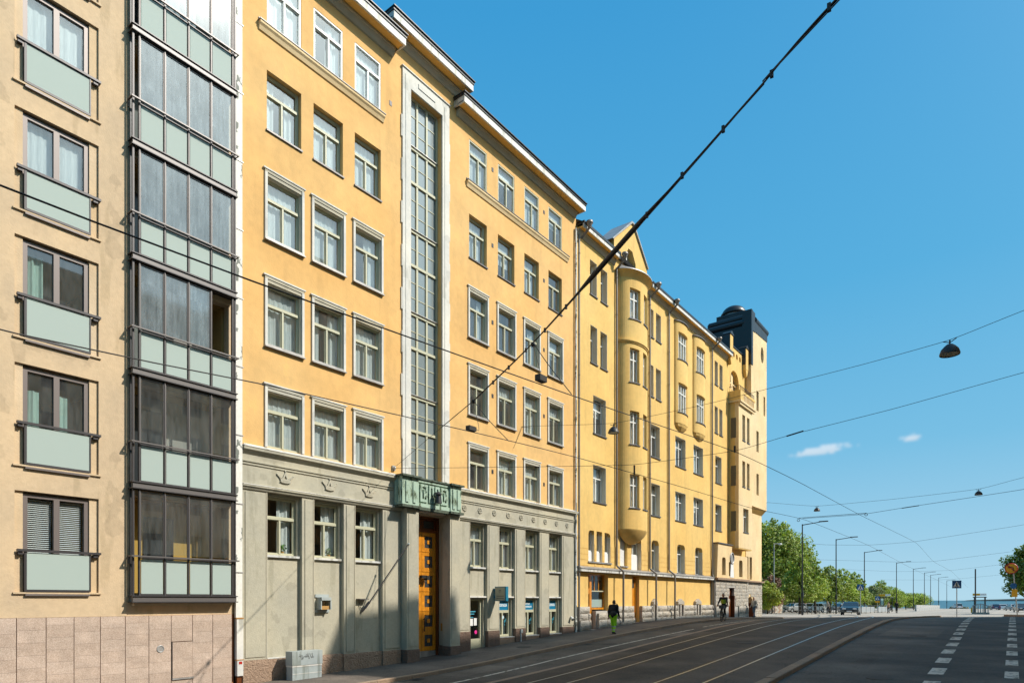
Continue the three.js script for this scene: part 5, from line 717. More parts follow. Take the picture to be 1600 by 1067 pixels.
// ---------------------------------------------------------------- overhead wires and lamps
function wire(name, label, pts, r, ins = [], extra, opt = {}) {
  const t = thing(name, label, 'wire', [pts[0].x, pts[0].y, pts[0].z], 'overhead wires'); part('cable', tube(opt.from ? pts.slice(opt.from) : pts, r, pts.length * 10, 6, 'catmullrom', 0.2), M.wire, t);
  for (const [p, q, rad] of ins) part('insulator', cyl(p, q, rad, rad, 8), M.wire, t); if (extra) extra(t); return t;
}
const U = (a) => a.map(([x, y, z]) => V(x, y, z));
{
  const p = U([[16.27, 6.82, 0.01], [14.08, 7.14, 4.55], [13.03, 7.27, 6.7], [11.61, 7.64, 9.66], [10.09, 8.28, 12.8], [9.32, 8.6, 14.39], [8.81, 8.83, 15.45], [8.37, 9.03, 16.35], [4.0, 10.6, 25.9]]);
  wire('feeder_cable', 'thick black feeder cable rising diagonally across the blue sky', p, 0.0125, [], (t) => {
    part('tail_wire', tube(p.slice(0, 2), 0.006, 8), M.wire, t);
    const b = p.slice(2).map((v, i) => v.clone().add(V(0, -0.028 + 0.022 * Math.sin(i * 2.1), 0))); part('second_strand', tube(b, 0.008, 60), M.wire, t);
    const c = p.slice(3).map((v, i) => v.clone().add(V(0.02, 0.018 * Math.cos(i * 2.7), 0))); part('third_strand', tube(c, 0.008, 60), M.wire, t);
    const cv = new THREE.CatmullRomCurve3(p), cl = []; for (let i = 0; i < 22; i++) { const q = cv.getPointAt(0.3 + i * 0.03); cl.push(box(-0.02, 0.02, -0.045, 0.045, -0.02, 0.02).translate(q.x, q.y - 0.005, q.z)); } part('clamp', cl, M.wire, t);
    const q0 = cv.getPointAt(0.455), q1 = cv.getPointAt(0.50); part('splice', [cyl(q0, q1, 0.05, 0.045, 10), cyl(q0, cv.getPointAt(0.43), 0.05, 0.015, 10), cyl(q1, cv.getPointAt(0.53), 0.045, 0.012, 10)], M.wire, t);
    [tube(U([[13.03, 7.27, 6.7], [12.8, 6.6, 7.4], [12.62, 5.9, 8.2]]), 0.009, 14), tube(U([[11.61, 7.64, 9.66], [11.3, 6.9, 10.3], [10.9, 6.06, 11.1]]), 0.009, 14), tube(U([[13.03, 7.2, 6.7], [12.2, 6.2, 7.6], [11.3, 5.98, 8.2]]), 0.006, 14), tube(U([[11.61, 7.6, 9.66], [10.6, 6.4, 10.6], [9.9, 6.1, 11.1]]), 0.006, 14)].forEach((q) => part('hanger', q, M.wire, t));
    [new THREE.SphereGeometry(0.06, 8, 6).translate(13.03, 7.25, 6.7), new THREE.SphereGeometry(0.055, 8, 6).translate(11.61, 7.6, 9.66), box(11.1, 11.34, 5.86, 5.96, 8.14, 8.26), box(9.73, 9.95, 6.02, 6.13, 11.05, 11.17)].forEach((q) => part('node', q, M.wire, t));
    part('wall_anchor', [box(16.2, 16.34, 6.74, 6.92, -0.02, 0.06), new THREE.SphereGeometry(0.06, 8, 6).translate(16.27, 6.83, 0.08)], M.steel, t);
  }, { from: 1 });
  wire('contact_wire', 'upper tram contact wire crossing the facades to the node by the tower', U([[-14, 5.3, 10.9], [1.76, 5.56, 11.1], [3.96, 5.64, 11.1], [8.41, 5.89, 11.1], [10.83, 6.03, 11.1], [20.49, 6.65, 11.1], [28.21, 6.8, 11.1], [41.53, 6.85, 11.1], [68.33, 7.15, 11.1], [84.24, 6.25, 11.1], [110, 6.1, 11.1], [126, 5.4, 11.2], [200, 5.2, 9]]), 0.0095, [[V(20.4, 6.62, 11.1), V(20.4, 6.82, 11.1), 0.035]]);
  wire('contact_wire', 'lower tram contact wire crossing the facades nearer the street', U([[-12, 5.1, 8.2], [2.51, 5.3, 8.2], [5.62, 5.53, 8.2], [11.19, 5.84, 8.2], [15.38, 6.03, 8.2], [23.28, 6.23, 8.2], [31.34, 6.35, 8.2], [41.5, 6.78, 8.2], [62.8, 6.7, 8.2], [84.9, 6.1, 8.2], [102.9, 5.7, 8.2], [126, 5.3, 8.2], [200, 5.1, 6]]), 0.0095, [[V(19.3, 6.1, 8.2), V(19.3, 6.4, 8.2), 0.03]]);
  wire('span_wire', 'thin span wire from the wall anchor above the door canopy', U([[16.27, 6.82, 0.05], [17.64, 6.64, 3.6], [19.34, 6.44, 8.08], [20.49, 6.69, 11.1], [20.99, 7.05, 12.59], [21.91, 7.6, 15.28], [22.91, 8.29, 18.22], [25.2, 9.9, 25.9]]), 0.007, [[V(20.95, 7.02, 12.5), V(21.1, 7.14, 12.95), 0.022], [V(18.2, 6.56, 5), V(18.24, 6.555, 5.15), 0.02]]);
  wire('span_wire', 'span wire carrying the two nearest hanging street lamps', U([[24.14, 10.02, 0.0], [23.42, 9.16, 5.18], [22.87, 9.05, 9.15], [22.55, 9.08, 11.47], [22.14, 9.14, 14.41], [21.84, 9.25, 16.6], [21.62, 9.55, 18.21], [20.6, 10.9, 25.9]]), 0.007, [[V(24.12, 9.98, 0.02), V(24.05, 9.85, 0.6), 0.012]], (t) => part('stay', cyl(V(24.14, 10.0, 0.05), V(23.5, 8.9, 0.03), 0.006), M.wire, t));
  wire('span_wire', 'far span wire carrying the two small distant street lamps', U([[60.25, 10.78, 0.44], [59.81, 10.02, 4.76], [59.12, 9.98, 10.65], [58.5, 10.12, 16.0], [58.2, 10.62, 18.57], [57.6, 11.9, 25.9]]), 0.011);
  wire('span_wire', 'span wire with a cross bar between the contact wires right of the tower', U([[40.65, 6.79, 8.23], [40.85, 6.8, 11.21], [41.0, 7.04, 13.5], [41.33, 7.53, 18.4], [41.8, 8.5, 25.9]]), 0.010, [[V(40.98, 7.0, 13.2), V(41.03, 7.08, 14.0), 0.022]], (t) => part('cross_bar', [cyl(V(40.63, 6.83, 7.95), V(40.85, 6.86, 11.5), 0.013), new THREE.TorusGeometry(0.07, 0.014, 4, 12).rotateY(Math.PI / 2).translate(40.85, 6.78, 11.5), new THREE.TorusGeometry(0.07, 0.014, 4, 12).rotateY(Math.PI / 2).translate(40.63, 6.7, 8.0)], M.wire, t));
  const far = [[68, [[68.1, 7.9, -0.2], [68.26, 7.36, 3.63], [68.42, 7.15, 7.33], [68.59, 7.29, 11.07], [68.94, 8.28, 18.67], [69.3, 9.3, 24]], 'first'], [88, [[87.9, 7.2, -3], [88.41, 6.52, 7.02], [88.58, 6.46, 10.74], [88.9, 7.26, 17.78], [89.2, 8.0, 24]], 'second'], [112, [[111.92, 6.9, -3.72], [112.28, 6.3, 4.05], [112.59, 6.31, 10.94], [112.93, 7.16, 18.41], [113.2, 7.8, 24]], 'third'], [126, [[126.4, 5.5, 0], [126.46, 5.33, 8.17], [126.61, 5.48, 11.34], [126.88, 6.06, 17.29], [127.2, 6.7, 24]], 'farthest']];
  for (const [, pts, w] of far) wire('span_wire', w + ' span wire beyond the cross bar, strung over the lamp post street', U(pts), 0.011);
}
function hangingLamp(x, y, z, d, label) {                  // dome shade on a span wire
  const t = thing('hanging_lamp', label, 'lamp', [x, y, z], 'street lamps hung on span wires'), r = d / 2, pr = [[0.02, 0.0], [r * 0.3, -0.01], [r * 0.55, -r * 0.25], [r * 0.85, -r * 0.6], [r, -r * 1.05], [r * 0.99, -r * 1.2], [r * 0.95, -r * 1.2], [r * 0.94, -r * 1.05], [r * 0.78, -r * 0.62], [r * 0.4, -r * 0.25]];
  part('shade', new THREE.LatheGeometry(pr.map(([a, b]) => new THREE.Vector2(a, b)), 24).translate(x, y - 0.1, z), M.black, t); part('reflector', new THREE.LatheGeometry([[0.01, -r * 0.95], [r * 0.6, -r * 1.05], [r * 0.93, -r * 1.1]].map(([a, b]) => new THREE.Vector2(a, b)), 20).translate(x, y - 0.1, z), M.lampGlass, t);
  part('hook', [cyl(V(x, y - 0.12, z), V(x, y + 0.02, z), 0.02), cyl(V(x, y - 0.06, z), V(x - 0.03, y + 0.03, z + 0.16), 0.012), cyl(V(x, y - 0.06, z), V(x + 0.02, y + 0.01, z - 0.16), 0.012)], M.black, t);
}
hangingLamp(21.84, 9.23, 16.6, 0.5, 'large dark dome lamp hanging high in the blue sky'); hangingLamp(23.42, 9.12, 5.18, 0.44, 'dark dome lamp hanging in front of the yellow facade downpipe');
hangingLamp(59.81, 9.98, 4.76, 0.5, 'small far dome lamp hanging just right of the tower'); hangingLamp(58.5, 10.08, 16.0, 0.5, 'small far dome lamp hanging toward the right edge');

// ---------------------------------------------------------------- lamp posts, signs, shelters, railings
{
  const ord = ['nearest black lamp post, beside the tall chestnut tree', 'second black lamp post from the tower', 'third black lamp post from the tower', 'fourth black lamp post from the tower', 'fifth black lamp post from the tower', 'sixth black lamp post from the tower', 'third black lamp post from the far end', 'second black lamp post from the far end', 'farthest black lamp post, standing against the sea'];
  const at = [[76.4, -0.4], [95.7, -0.8], [121, -1.5], [156, -1.2], [184.8, -1.2], [209.7, -1.2], [226.6, -1.2], [250, -1.0], [278, -0.7]]; let first;
  at.forEach(([x, z], i) => {
    let p; if (!first) { p = first = local('lamp_post', ord[0], 'lamp post', 'lamp posts along the street'); part('pole', [cyl(V(0, 0, 0), V(0, 1.2, 0), 0.1, 0.1), cyl(V(0, 1.2, 0), V(0, 10, 0), 0.085, 0.06)], M.black, p); part('arm', cyl(V(0, 9.9, 0), V(0, 10.15, 2.1), 0.05, 0.04), M.black, p); part('lantern', box(-0.14, 0.14, 10.1, 10.2, 1.7, 2.6), M.black, p); part('control_box', box(-0.13, 0.13, 2.0, 2.5, -0.12, 0.12), M.black, p); }
    else { p = first.clone(); p.name = numbered('lamp_post'); scene.add(p); p.userData = { ...first.userData, label: ord[i] }; }
    p.position.set(x, G(x, z), z);
  });
  const gl = thing('park_lamp', 'slender grey park lamp in front of the tall tree', 'lamp post', [88.2, G(88.2, -6.7), -6.7]); part('pole', cyl(V(88.2, G(88, -6.7), -6.7), V(88.2, 9.4, -6.7), 0.07, 0.05), M.steel, gl); part('head', [new THREE.SphereGeometry(0.26, 12, 8).scale(1.3, 0.6, 1).translate(88.8, 9.3, -6.1), cyl(V(88.2, 9.35, -6.7), V(88.8, 9.4, -6.1), 0.03)], M.steel, gl);
  // crossing signs: blue square with white triangle and walking figure
  function crossingSign(x, z, yb, yt, size, label) {
    const g = G(x, z), t = thing('crossing_sign', label, 'road sign', [x, g, z], 'pedestrian crossing signs'), a = Math.atan2(z - CAMZ, x) * 0, fx = -0.03; part('post', cyl(V(x, g, z), V(x, yt + size * 0.5, z), 0.035), M.steel, t);
    const rot = (geo) => geo.rotateY(-Math.PI / 2 + 0.25).translate(x - 0.05, yt, z), h = size / 2;
    part('plate', rot(poly(rect(-h, h, -h, h), -0.01, 0.01)), M.roadBlue, t); part('triangle', rot(poly([[-h * 0.82, -h * 0.72], [h * 0.82, -h * 0.72], [0, h * 0.78]], 0.011, 0.016)), M.white, t); part('figure', rot(mergeGeometries([poly([[-0.05, -0.1], [0.05, -0.1], [0.04, 0.08], [-0.04, 0.08]], 0.017, 0.021), poly([[-0.12, -0.22], [-0.06, -0.22], [0.02, -0.08], [-0.04, -0.08]], 0.017, 0.021), poly([[0.06, -0.22], [0.12, -0.22], [0.04, -0.08], [-0.02, -0.08]], 0.017, 0.021), new THREE.CircleGeometry(0.035, 10).toNonIndexed().translate(0, 0.12, 0.02)].map((q) => { const c = q.index ? q.toNonIndexed() : q; for (const k of Object.keys(c.attributes)) if (!['position', 'normal', 'uv'].includes(k)) c.deleteAttribute(k); return c; }))), M.black, t); return t;
  }
  crossingSign(65.3, 14.3, 0, 3.32, 0.64, 'pedestrian crossing sign standing alone before the sea'); crossingSign(78.3, 5.0, 0, 3.4, 0.64, 'pedestrian crossing sign just right of the dark car');
  const c3 = crossingSign(113.5, 1.5, 0, 2.3, 0.64, 'small crossing sign with yellow plate in front of hedge trees'); part('lower_plate', box(113.4, 113.46, 1.65, 1.92, 1.2, 1.8), M.signYellow, c3);
  // no left turn sign on the traffic island
  { const x = 71, z = 17.95, g = G(x, z), t = thing('no_left_turn_sign', 'round yellow no left turn sign on a pole at right', 'road sign', [x, g, z]), y = 4.75, rot = (q) => q.rotateY(-Math.PI / 2).translate(x - 0.06, y, z - 0.08);
    part('post', [cyl(V(x, g, z + 0.35), V(x, g + 2, z + 0.2), 0.045), cyl(V(x, g + 2, z + 0.2), V(x, y + 0.4, z), 0.045)], M.zinc, t); part('disc', rot(new THREE.CylinderGeometry(0.42, 0.42, 0.02, 28).rotateX(Math.PI / 2)), M.signYellow, t); part('rim', rot(new THREE.TorusGeometry(0.41, 0.055, 4, 30).scale(1, 1, 0.3)), M.red, t);
    part('arrow', rot(merge([tube(U([[0.14, -0.22, 0.02], [0.14, 0.0, 0.02], [0.06, 0.1, 0.02], [-0.12, 0.1, 0.02]]), 0.035, 12), poly([[-0.26, 0.1], [-0.1, 0.2], [-0.1, 0.0]], 0.012, 0.03)])), M.black, t); part('slash', rot(box(-0.4, 0.4, -0.04, 0.04, 0.03, 0.04).rotateZ(-0.78)), M.red, t);
    part('lower_sign', [box(x - 0.05, x - 0.02, 2.3, 2.95, 17.9, 18.3)], M.signYellow, t); part('lower_disc', new THREE.CylinderGeometry(0.24, 0.24, 0.03, 20).rotateZ(Math.PI / 2).translate(x - 0.04, 3.25, 18.02), M.roadBlue, t); }
  { const is = tag(new THREE.Group(), undefined, undefined, undefined, 'structure'); is.name = 'traffic_island'; scene.add(is); for (let i = 0; i < 5; i++) part('kerbstone', block(17.4, 17.7, 66.5 + i * 2, 68.48 + i * 2, -0.1, 0.16, 1, 0.02), M.graniteTan, is); for (let i = 0; i < 4; i++) part('kerbstone', block(17.7 + i * 1.4, 19.08 + i * 1.4, 66.5, 66.8, -0.1, 0.16, 1, 0.02), M.graniteTan, is); part('island_top', strip(17.7, 23, 66.8, 76.5, 0.13, 2, 2), M.pale, is); }
  // tram stops
  function shelter(x, z, label, mirror) {
    const g = G(x, z), t = thing('tram_stop_shelter', label, 'shelter', [x, g, z], 'tram stop shelters'); part('roof', box(x - 2.2, x + 2.2, g + 2.55, g + 2.68, z - 0.9, z + 0.9), M.black, t); part('post', [[-2, -0.7], [2, -0.7], [-2, 0.7], [2, 0.7]].map(([a, b]) => cyl(V(x + a, g, z + b), V(x + a, g + 2.55, z + b), 0.06)), M.black, t);
    part('glass_wall', quad(x - 2, x + 2, g + 0.3, g + 2.4, z + mirror * 0.7), M.glass, t); part('glass_end', new THREE.PlaneGeometry(1.4, 2.1).rotateY(Math.PI / 2).translate(x - 2, g + 1.35, z), M.glass, t); part('sign_board', box(x - 2.3, x - 2.2, g + 2.85, g + 3.2, z - 0.9, z + 0.1), M.signYellow, t); part('name_board', box(x - 2.3, x - 2.2, g + 2.85, g + 3.2, z + 0.12, z + 0.95), M.white, t);
  }
  shelter(137.2, -0.5, 'left tram stop shelter with yellow sign before the hedge trees', -1); shelter(134, 13.6, 'right tram stop shelter with yellow sign against the sea', 1);
  { const x = 131, z = 13.1, g = G(x, z); solo('mast', [cyl(V(x, g, z), V(x, g + 7.2, z), 0.11, 0.1)], M.bayMetal, 'plain dark mast rising beside the right tram shelter', 'mast'); }
  { const t = thing('ramp_railing', 'grey barred railing box at the foot of the right tram shelter', 'railing', [112, G(112, 14.3), 14.3]), g = G(112, 14.3); for (let i = 0; i < 7; i++) part('bar', box(112, 112.06, g, g + 1.35 - Math.abs(i - 3) * 0.07, 13.5 + i * 0.28, 13.62 + i * 0.28), M.zinc, t); part('top_rail', tube(U([[112.03, g + 1.15, 13.45], [112.03, g + 1.42, 14.4], [112.03, g + 1.1, 15.4]]), 0.06, 16), M.zinc, t); part('base', box(111.6, 112.6, g - 0.1, g + 0.25, 13.4, 15.4), M.pale, t); part('side_panel', box(112.1, 116, g, g + 1.05, 13.4, 13.46), M.steel, t); part('warning_plate', box(111.95, 111.99, g + 0.2, g + 0.9, 13.28, 13.46), M.signYellow, t); }
  { const t = thing('street_railing', 'low black metal railing in front of the parked cars', 'railing', [82, G(82, -1), -1]), rails = [], posts = []; for (let i = 0; i < 13; i++) { const x = 79 + i * 2, g = G(x, -1.4); posts.push(cyl(V(x, g, -1.4), V(x, g + 0.95, -1.4), 0.03)); } for (let i = 0; i < 13; i++) part('post', posts[i], M.black, t); part('rail', [0.5, 0.95].map((h) => tube([...Array(13)].map((_, i) => V(79 + i * 2, G(79 + i * 2, -1.4) + h, -1.4)), 0.03, 26)), M.black, t); }
  { const t = thing('stop_railing', 'pale panelled railing along the left tram stop', 'railing', [100, G(100, 1.6), 1.6]); for (let i = 0; i < 11; i++) { const x = 96 + i * 3.6, g = G(x, 1.0); part('post', cyl(V(x, g, 1.0), V(x, g + 1.15, 1.0), 0.035), M.black, t); if (i < 10 && i % 4 !== 1) part('panel', box(x + 0.1, x + 3.5, g + 0.15, g + 0.95, 0.98, 1.02), M.steel, t); } part('top_rail', tube([...Array(11)].map((_, i) => V(96 + i * 3.6, G(96 + i * 3.6, 1.0) + 1.15, 1.0)), 0.035, 22), M.black, t); }
  { const t = thing('concrete_ramp_wall', 'long pale grey concrete ramp wall past the tram stop', 'wall', [185, G(185, 3), 3]), g = G(185, 3); part('wall', [poly([[0, -0.3], [52, -0.5], [52, 0.85], [0, 1.25]], -0.15, 0.15).translate(152, G(152, 3), 2.6)], mat('pale concrete', [0.40, 0.39, 0.37], { map: T.grime }), t); }
  { const t = thing('stone_wall', 'low tan stone wall right of the corner building', 'wall', [92, G(92, -9), -9]); for (let i = 0; i < 22; i++) for (let j = 0; j < 4; j++) { const x = 72 + i * 1.3 + (j % 2) * 0.6, g = G(x, -9); part('stone', box(x, x + 1.27, g + j * 0.34 - 0.1, g + j * 0.34 + 0.23, -9.3, -8.95 + rr(0, 0.04)), i % 2 ? M.stone3 : M.graniteTan, t); } }
}

// ---------------------------------------------------------------- trees and shrubs
function leafMesh(clumps, n, size, col, squash = 0.8, shellBias = 0.55) {  // many small bent leaf sprays spread through the clumps
  const pos = [], color = [], nor = []; let tot = 0; for (const c of clumps) tot += c[3] * c[3];
  const q = new THREE.Quaternion(), e = new THREE.Euler();
  for (const [cx, cy, cz, r] of clumps) {
    const m = Math.round(n * r * r / tot), cv = rr(0.8, 1.2);
    for (let i = 0; i < m; i++) {
      const u = rr(-1, 1), a = rr(0, 6.283), k = Math.pow(rnd(), shellBias) * r * (0.82 + 0.3 * noise(cx * 3 + u * 2.5 + 9, a * 1.6 + cy)), w = Math.sqrt(1 - u * u), x = cx + k * w * Math.cos(a), y = cy + k * u * squash, z = cz + k * w * Math.sin(a);
      q.setFromEuler(e.set(rr(-1.2, 1.2), rr(0, 6.28), rr(-1.2, 1.2))); const s = size * rr(0.6, 1.35), P = [V(-s * 0.5, 0, 0), V(0, -s * 0.14, s * 0.42), V(s * 0.55, s * 0.1, 0), V(0, -s * 0.12, -s * 0.42)].map((p) => p.applyQuaternion(q));
      const g = cv * rr(0.7, 1.35), yl = rr(0.85, 1.2);
      for (const t of [[0, 1, 2], [0, 2, 3]]) { const N = V().subVectors(P[t[1]], P[t[0]]).cross(V().subVectors(P[t[2]], P[t[0]])).normalize(); for (const j of t) { pos.push(x + P[j].x, y + P[j].y, z + P[j].z); nor.push(N.x, N.y, N.z); color.push(col[0] * g * yl, col[1] * g, col[2] * g); } }
    }
  }
  const geo = new THREE.BufferGeometry(); geo.setAttribute('position', new THREE.Float32BufferAttribute(pos, 3)); geo.setAttribute('normal', new THREE.Float32BufferAttribute(nor, 3)); geo.setAttribute('color', new THREE.Float32BufferAttribute(color, 3)); geo.setAttribute('uv', new THREE.Float32BufferAttribute(new Float32Array(pos.length / 3 * 2), 2));
  return ready(geo);
}
const leafMat = new THREE.MeshPhysicalMaterial({ vertexColors: true, roughness: 0.75, transmission: 0.35, thickness: 0, side: THREE.DoubleSide }); leafMat.name = 'leaves';
const colourOnly = leafMat;
function tree(name, label, x, z, h, rad, o = {}) {
  const g = G(x, z) - 0.1, t = thing(name, label, o.cat || 'tree', [x, g, z], o.group), limbs = [], clumps = [], y0 = g + h * (o.bare ?? 0.25), top = g + h, tr = o.trunk || h * 0.018;
  const lean = V(rr(-0.3, 0.3), 0, rr(-0.3, 0.3)), mid = V(x + lean.x, g + h * 0.5, z + lean.z), tip = V(x + lean.x * 1.6, g + h * 0.88, z + lean.z * 1.6);
  limbs.push(cyl(V(x, g, z), mid, tr * 1.2, tr * 0.7, 8), cyl(mid, tip, tr * 0.7, tr * 0.2, 6));
  const n = o.clumps || 16;
  for (let i = 0; i < n; i++) {
    const f = (i + 0.5) / n, yy = mix(y0 + rad * 0.25, top - rad * 0.22, f), prof = (o.cone ? mix(1, 0.25, f) : Math.sin(Math.PI * mix(0.16, 0.93, f))) * rad, a = i * 2.399 + rr(-0.5, 0.5), rr2 = prof * rr(0.35, 0.72), px = x + lean.x + Math.cos(a) * rr2, pz = z + lean.z + Math.sin(a) * rr2, cr = Math.max(0.35, prof * rr(0.36, 0.56));
    clumps.push([px, yy, pz, cr]); const s = mix(0.3, 0.75, f); limbs.push(cyl(V(mix(x, tip.x, s), mix(g, tip.y, s), mix(z, tip.z, s)), V(px, yy, pz), tr * 0.3, tr * 0.08, 5));
  }
  part('trunk', limbs, M.bark, t); part('crown', leafMesh(clumps, o.leaves || 3000, o.leaf || 0.34, o.col || [0.075, 0.15, 0.018], o.squash || 0.85, o.bias), leafMat, t); return t;
}
tree('chestnut_tree', 'tall broad green tree beside the tower, the largest of the trees', 104, -11, 15.4, 6.4, { clumps: 44, leaves: 24000, leaf: 0.36, bare: 0.06, col: [0.250, 0.329, 0.022] });
tree('chestnut_tree', 'second broad green tree, its crown right of the nearest lamp post', 117, -11.5, 13.4, 4.8, { clumps: 34, leaves: 15000, leaf: 0.36, bare: 0.06, col: [0.258, 0.351, 0.024] });
tree('chestnut_tree', 'third broad green tree, sloping down behind the young trees', 127, -12.5, 10.6, 4.4, { clumps: 28, leaves: 11000, leaf: 0.36, bare: 0.06, col: [0.241, 0.329, 0.024] });
tree('chestnut_tree', 'dark green tree filling the gap beside the tower wall', 112, -19, 13.6, 5.2, { clumps: 18, leaves: 6000, leaf: 0.42, bare: 0.06, col: [0.161, 0.232, 0.024] });
tree('copper_tree', 'dusky purple leaved tree under the tall chestnut', 90.5, -7.6, 5.6, 2.1, { clumps: 14, leaves: 4200, leaf: 0.26, bare: 0.12, col: [0.209, 0.106, 0.044], trunk: 0.1 });
tree('lime_bush', 'bright lime green rounded bush at the tower foot', 81.5, -5.6, 4.4, 1.9, { clumps: 14, leaves: 5000, leaf: 0.22, bare: 0.08, col: [0.360, 0.420, 0.024], cat: 'bush', trunk: 0.09 });
tree('lime_bush', 'grey green shrub between the bright bush and the tall tree', 92, -11, 7.5, 2.2, { clumps: 14, leaves: 4200, leaf: 0.26, bare: 0.1, col: [0.241, 0.281, 0.056], cat: 'bush', trunk: 0.09 });
const young = [[86, -3.0, 8.6, 2.9, 'young street tree nearest the tower'], [95, -3.2, 8.2, 3.0, 'young street tree behind the second lamp post'], [103.8, -3.2, 7.6, 3.0, 'third young street tree in the row'], [112.9, -3.0, 7.6, 3.0, 'young street tree above the dark car'], [120.7, -2.8, 7.3, 3.0, 'young street tree by the third lamp post'], [129, -3.6, 6.4, 2.3, 'shorter young tree past the third lamp post'], [143, -3.4, 5.6, 2.6, 'loose grey green tree left of the tram shelter'], [155, -3.6, 7.0, 2.6, 'pointed young tree at the fourth lamp post'], [168, -3.8, 6.0, 2.9, 'leafy tree behind the waiting couple'], [180, -4.2, 5.4, 3.0, 'low rounded tree right of the waiting couple'], [196, -4.0, 5.0, 3.2, 'rounded tree at the fifth lamp post'], [215, -4.0, 5.2, 3.4, 'rounded tree between the far lamp posts'], [236, -4.5, 5.6, 3.6, 'last rounded tree of the row before the sea']];
for (const [i, [x, z, h, r, l]] of young.entries()) tree('young_tree', l, x, z, h, r, { clumps: 22, leaves: 4200, leaf: 0.29, bare: i < 6 ? 0.2 : 0.06, cone: i < 6, bias: 0.75, col: i === 6 ? [0.17, 0.22, 0.05] : [0.29, 0.38, 0.025], group: 'young street trees' });
tree('lime_tree', 'dark leafy tree reaching in at the right edge', 113, 19.6, 10.4, 4.0, { clumps: 24, leaves: 9000, leaf: 0.36, bare: 0.2, col: [0.161, 0.245, 0.016] });
for (const [i, x] of [142, 158, 176, 198, 222].entries()) tree('park_tree', ['first', 'second', 'third', 'fourth', 'last'][i] + ' dark tree of the low park belt behind the parked cars', x, -24 - i * 3, 6.5 - i * 0.3, 5.5, { clumps: 16, leaves: 3000, leaf: 0.5, bare: 0.02, col: [0.161, 0.225, 0.024], group: 'park belt trees' });
{ // scrub along the shore
  const cl = []; for (let i = 0; i < 130; i++) { const s = rr(290, 345), z = rr(-70, 90); cl.push([s, G(s, z) + rr(0.1, 0.6), z, rr(0.8, 2.0)]); }
  tag(part('shore_scrub', leafMesh(cl, 9000, 0.9, [0.10, 0.105, 0.035], 0.6), leafMat), 'brown green scrub along the shore', 'scrub', undefined, 'stuff');
}
for (const [x, z, w, h, l] of [[5200, -900, 520, 30, 'long low wooded island on the sea horizon'], [4300, -1150, 190, 24, 'short low island left on the sea horizon'], [9000, 300, 1500, 28, 'faint far shore on the right sea horizon']]) { const g = new THREE.SphereGeometry(1, 24, 8, 0, 6.283, 0, Math.PI / 2).scale(60, h, w / 2), p = g.attributes.position; for (let i = 0; i < p.count; i++) p.setY(i, p.getY(i) * (0.55 + 0.6 * noise(p.getZ(i) * 0.05 + x, 3))); solo('island', g.translate(x, -6.3, z), mat('wooded island', [0.05, 0.075, 0.075]), l, 'island'); }

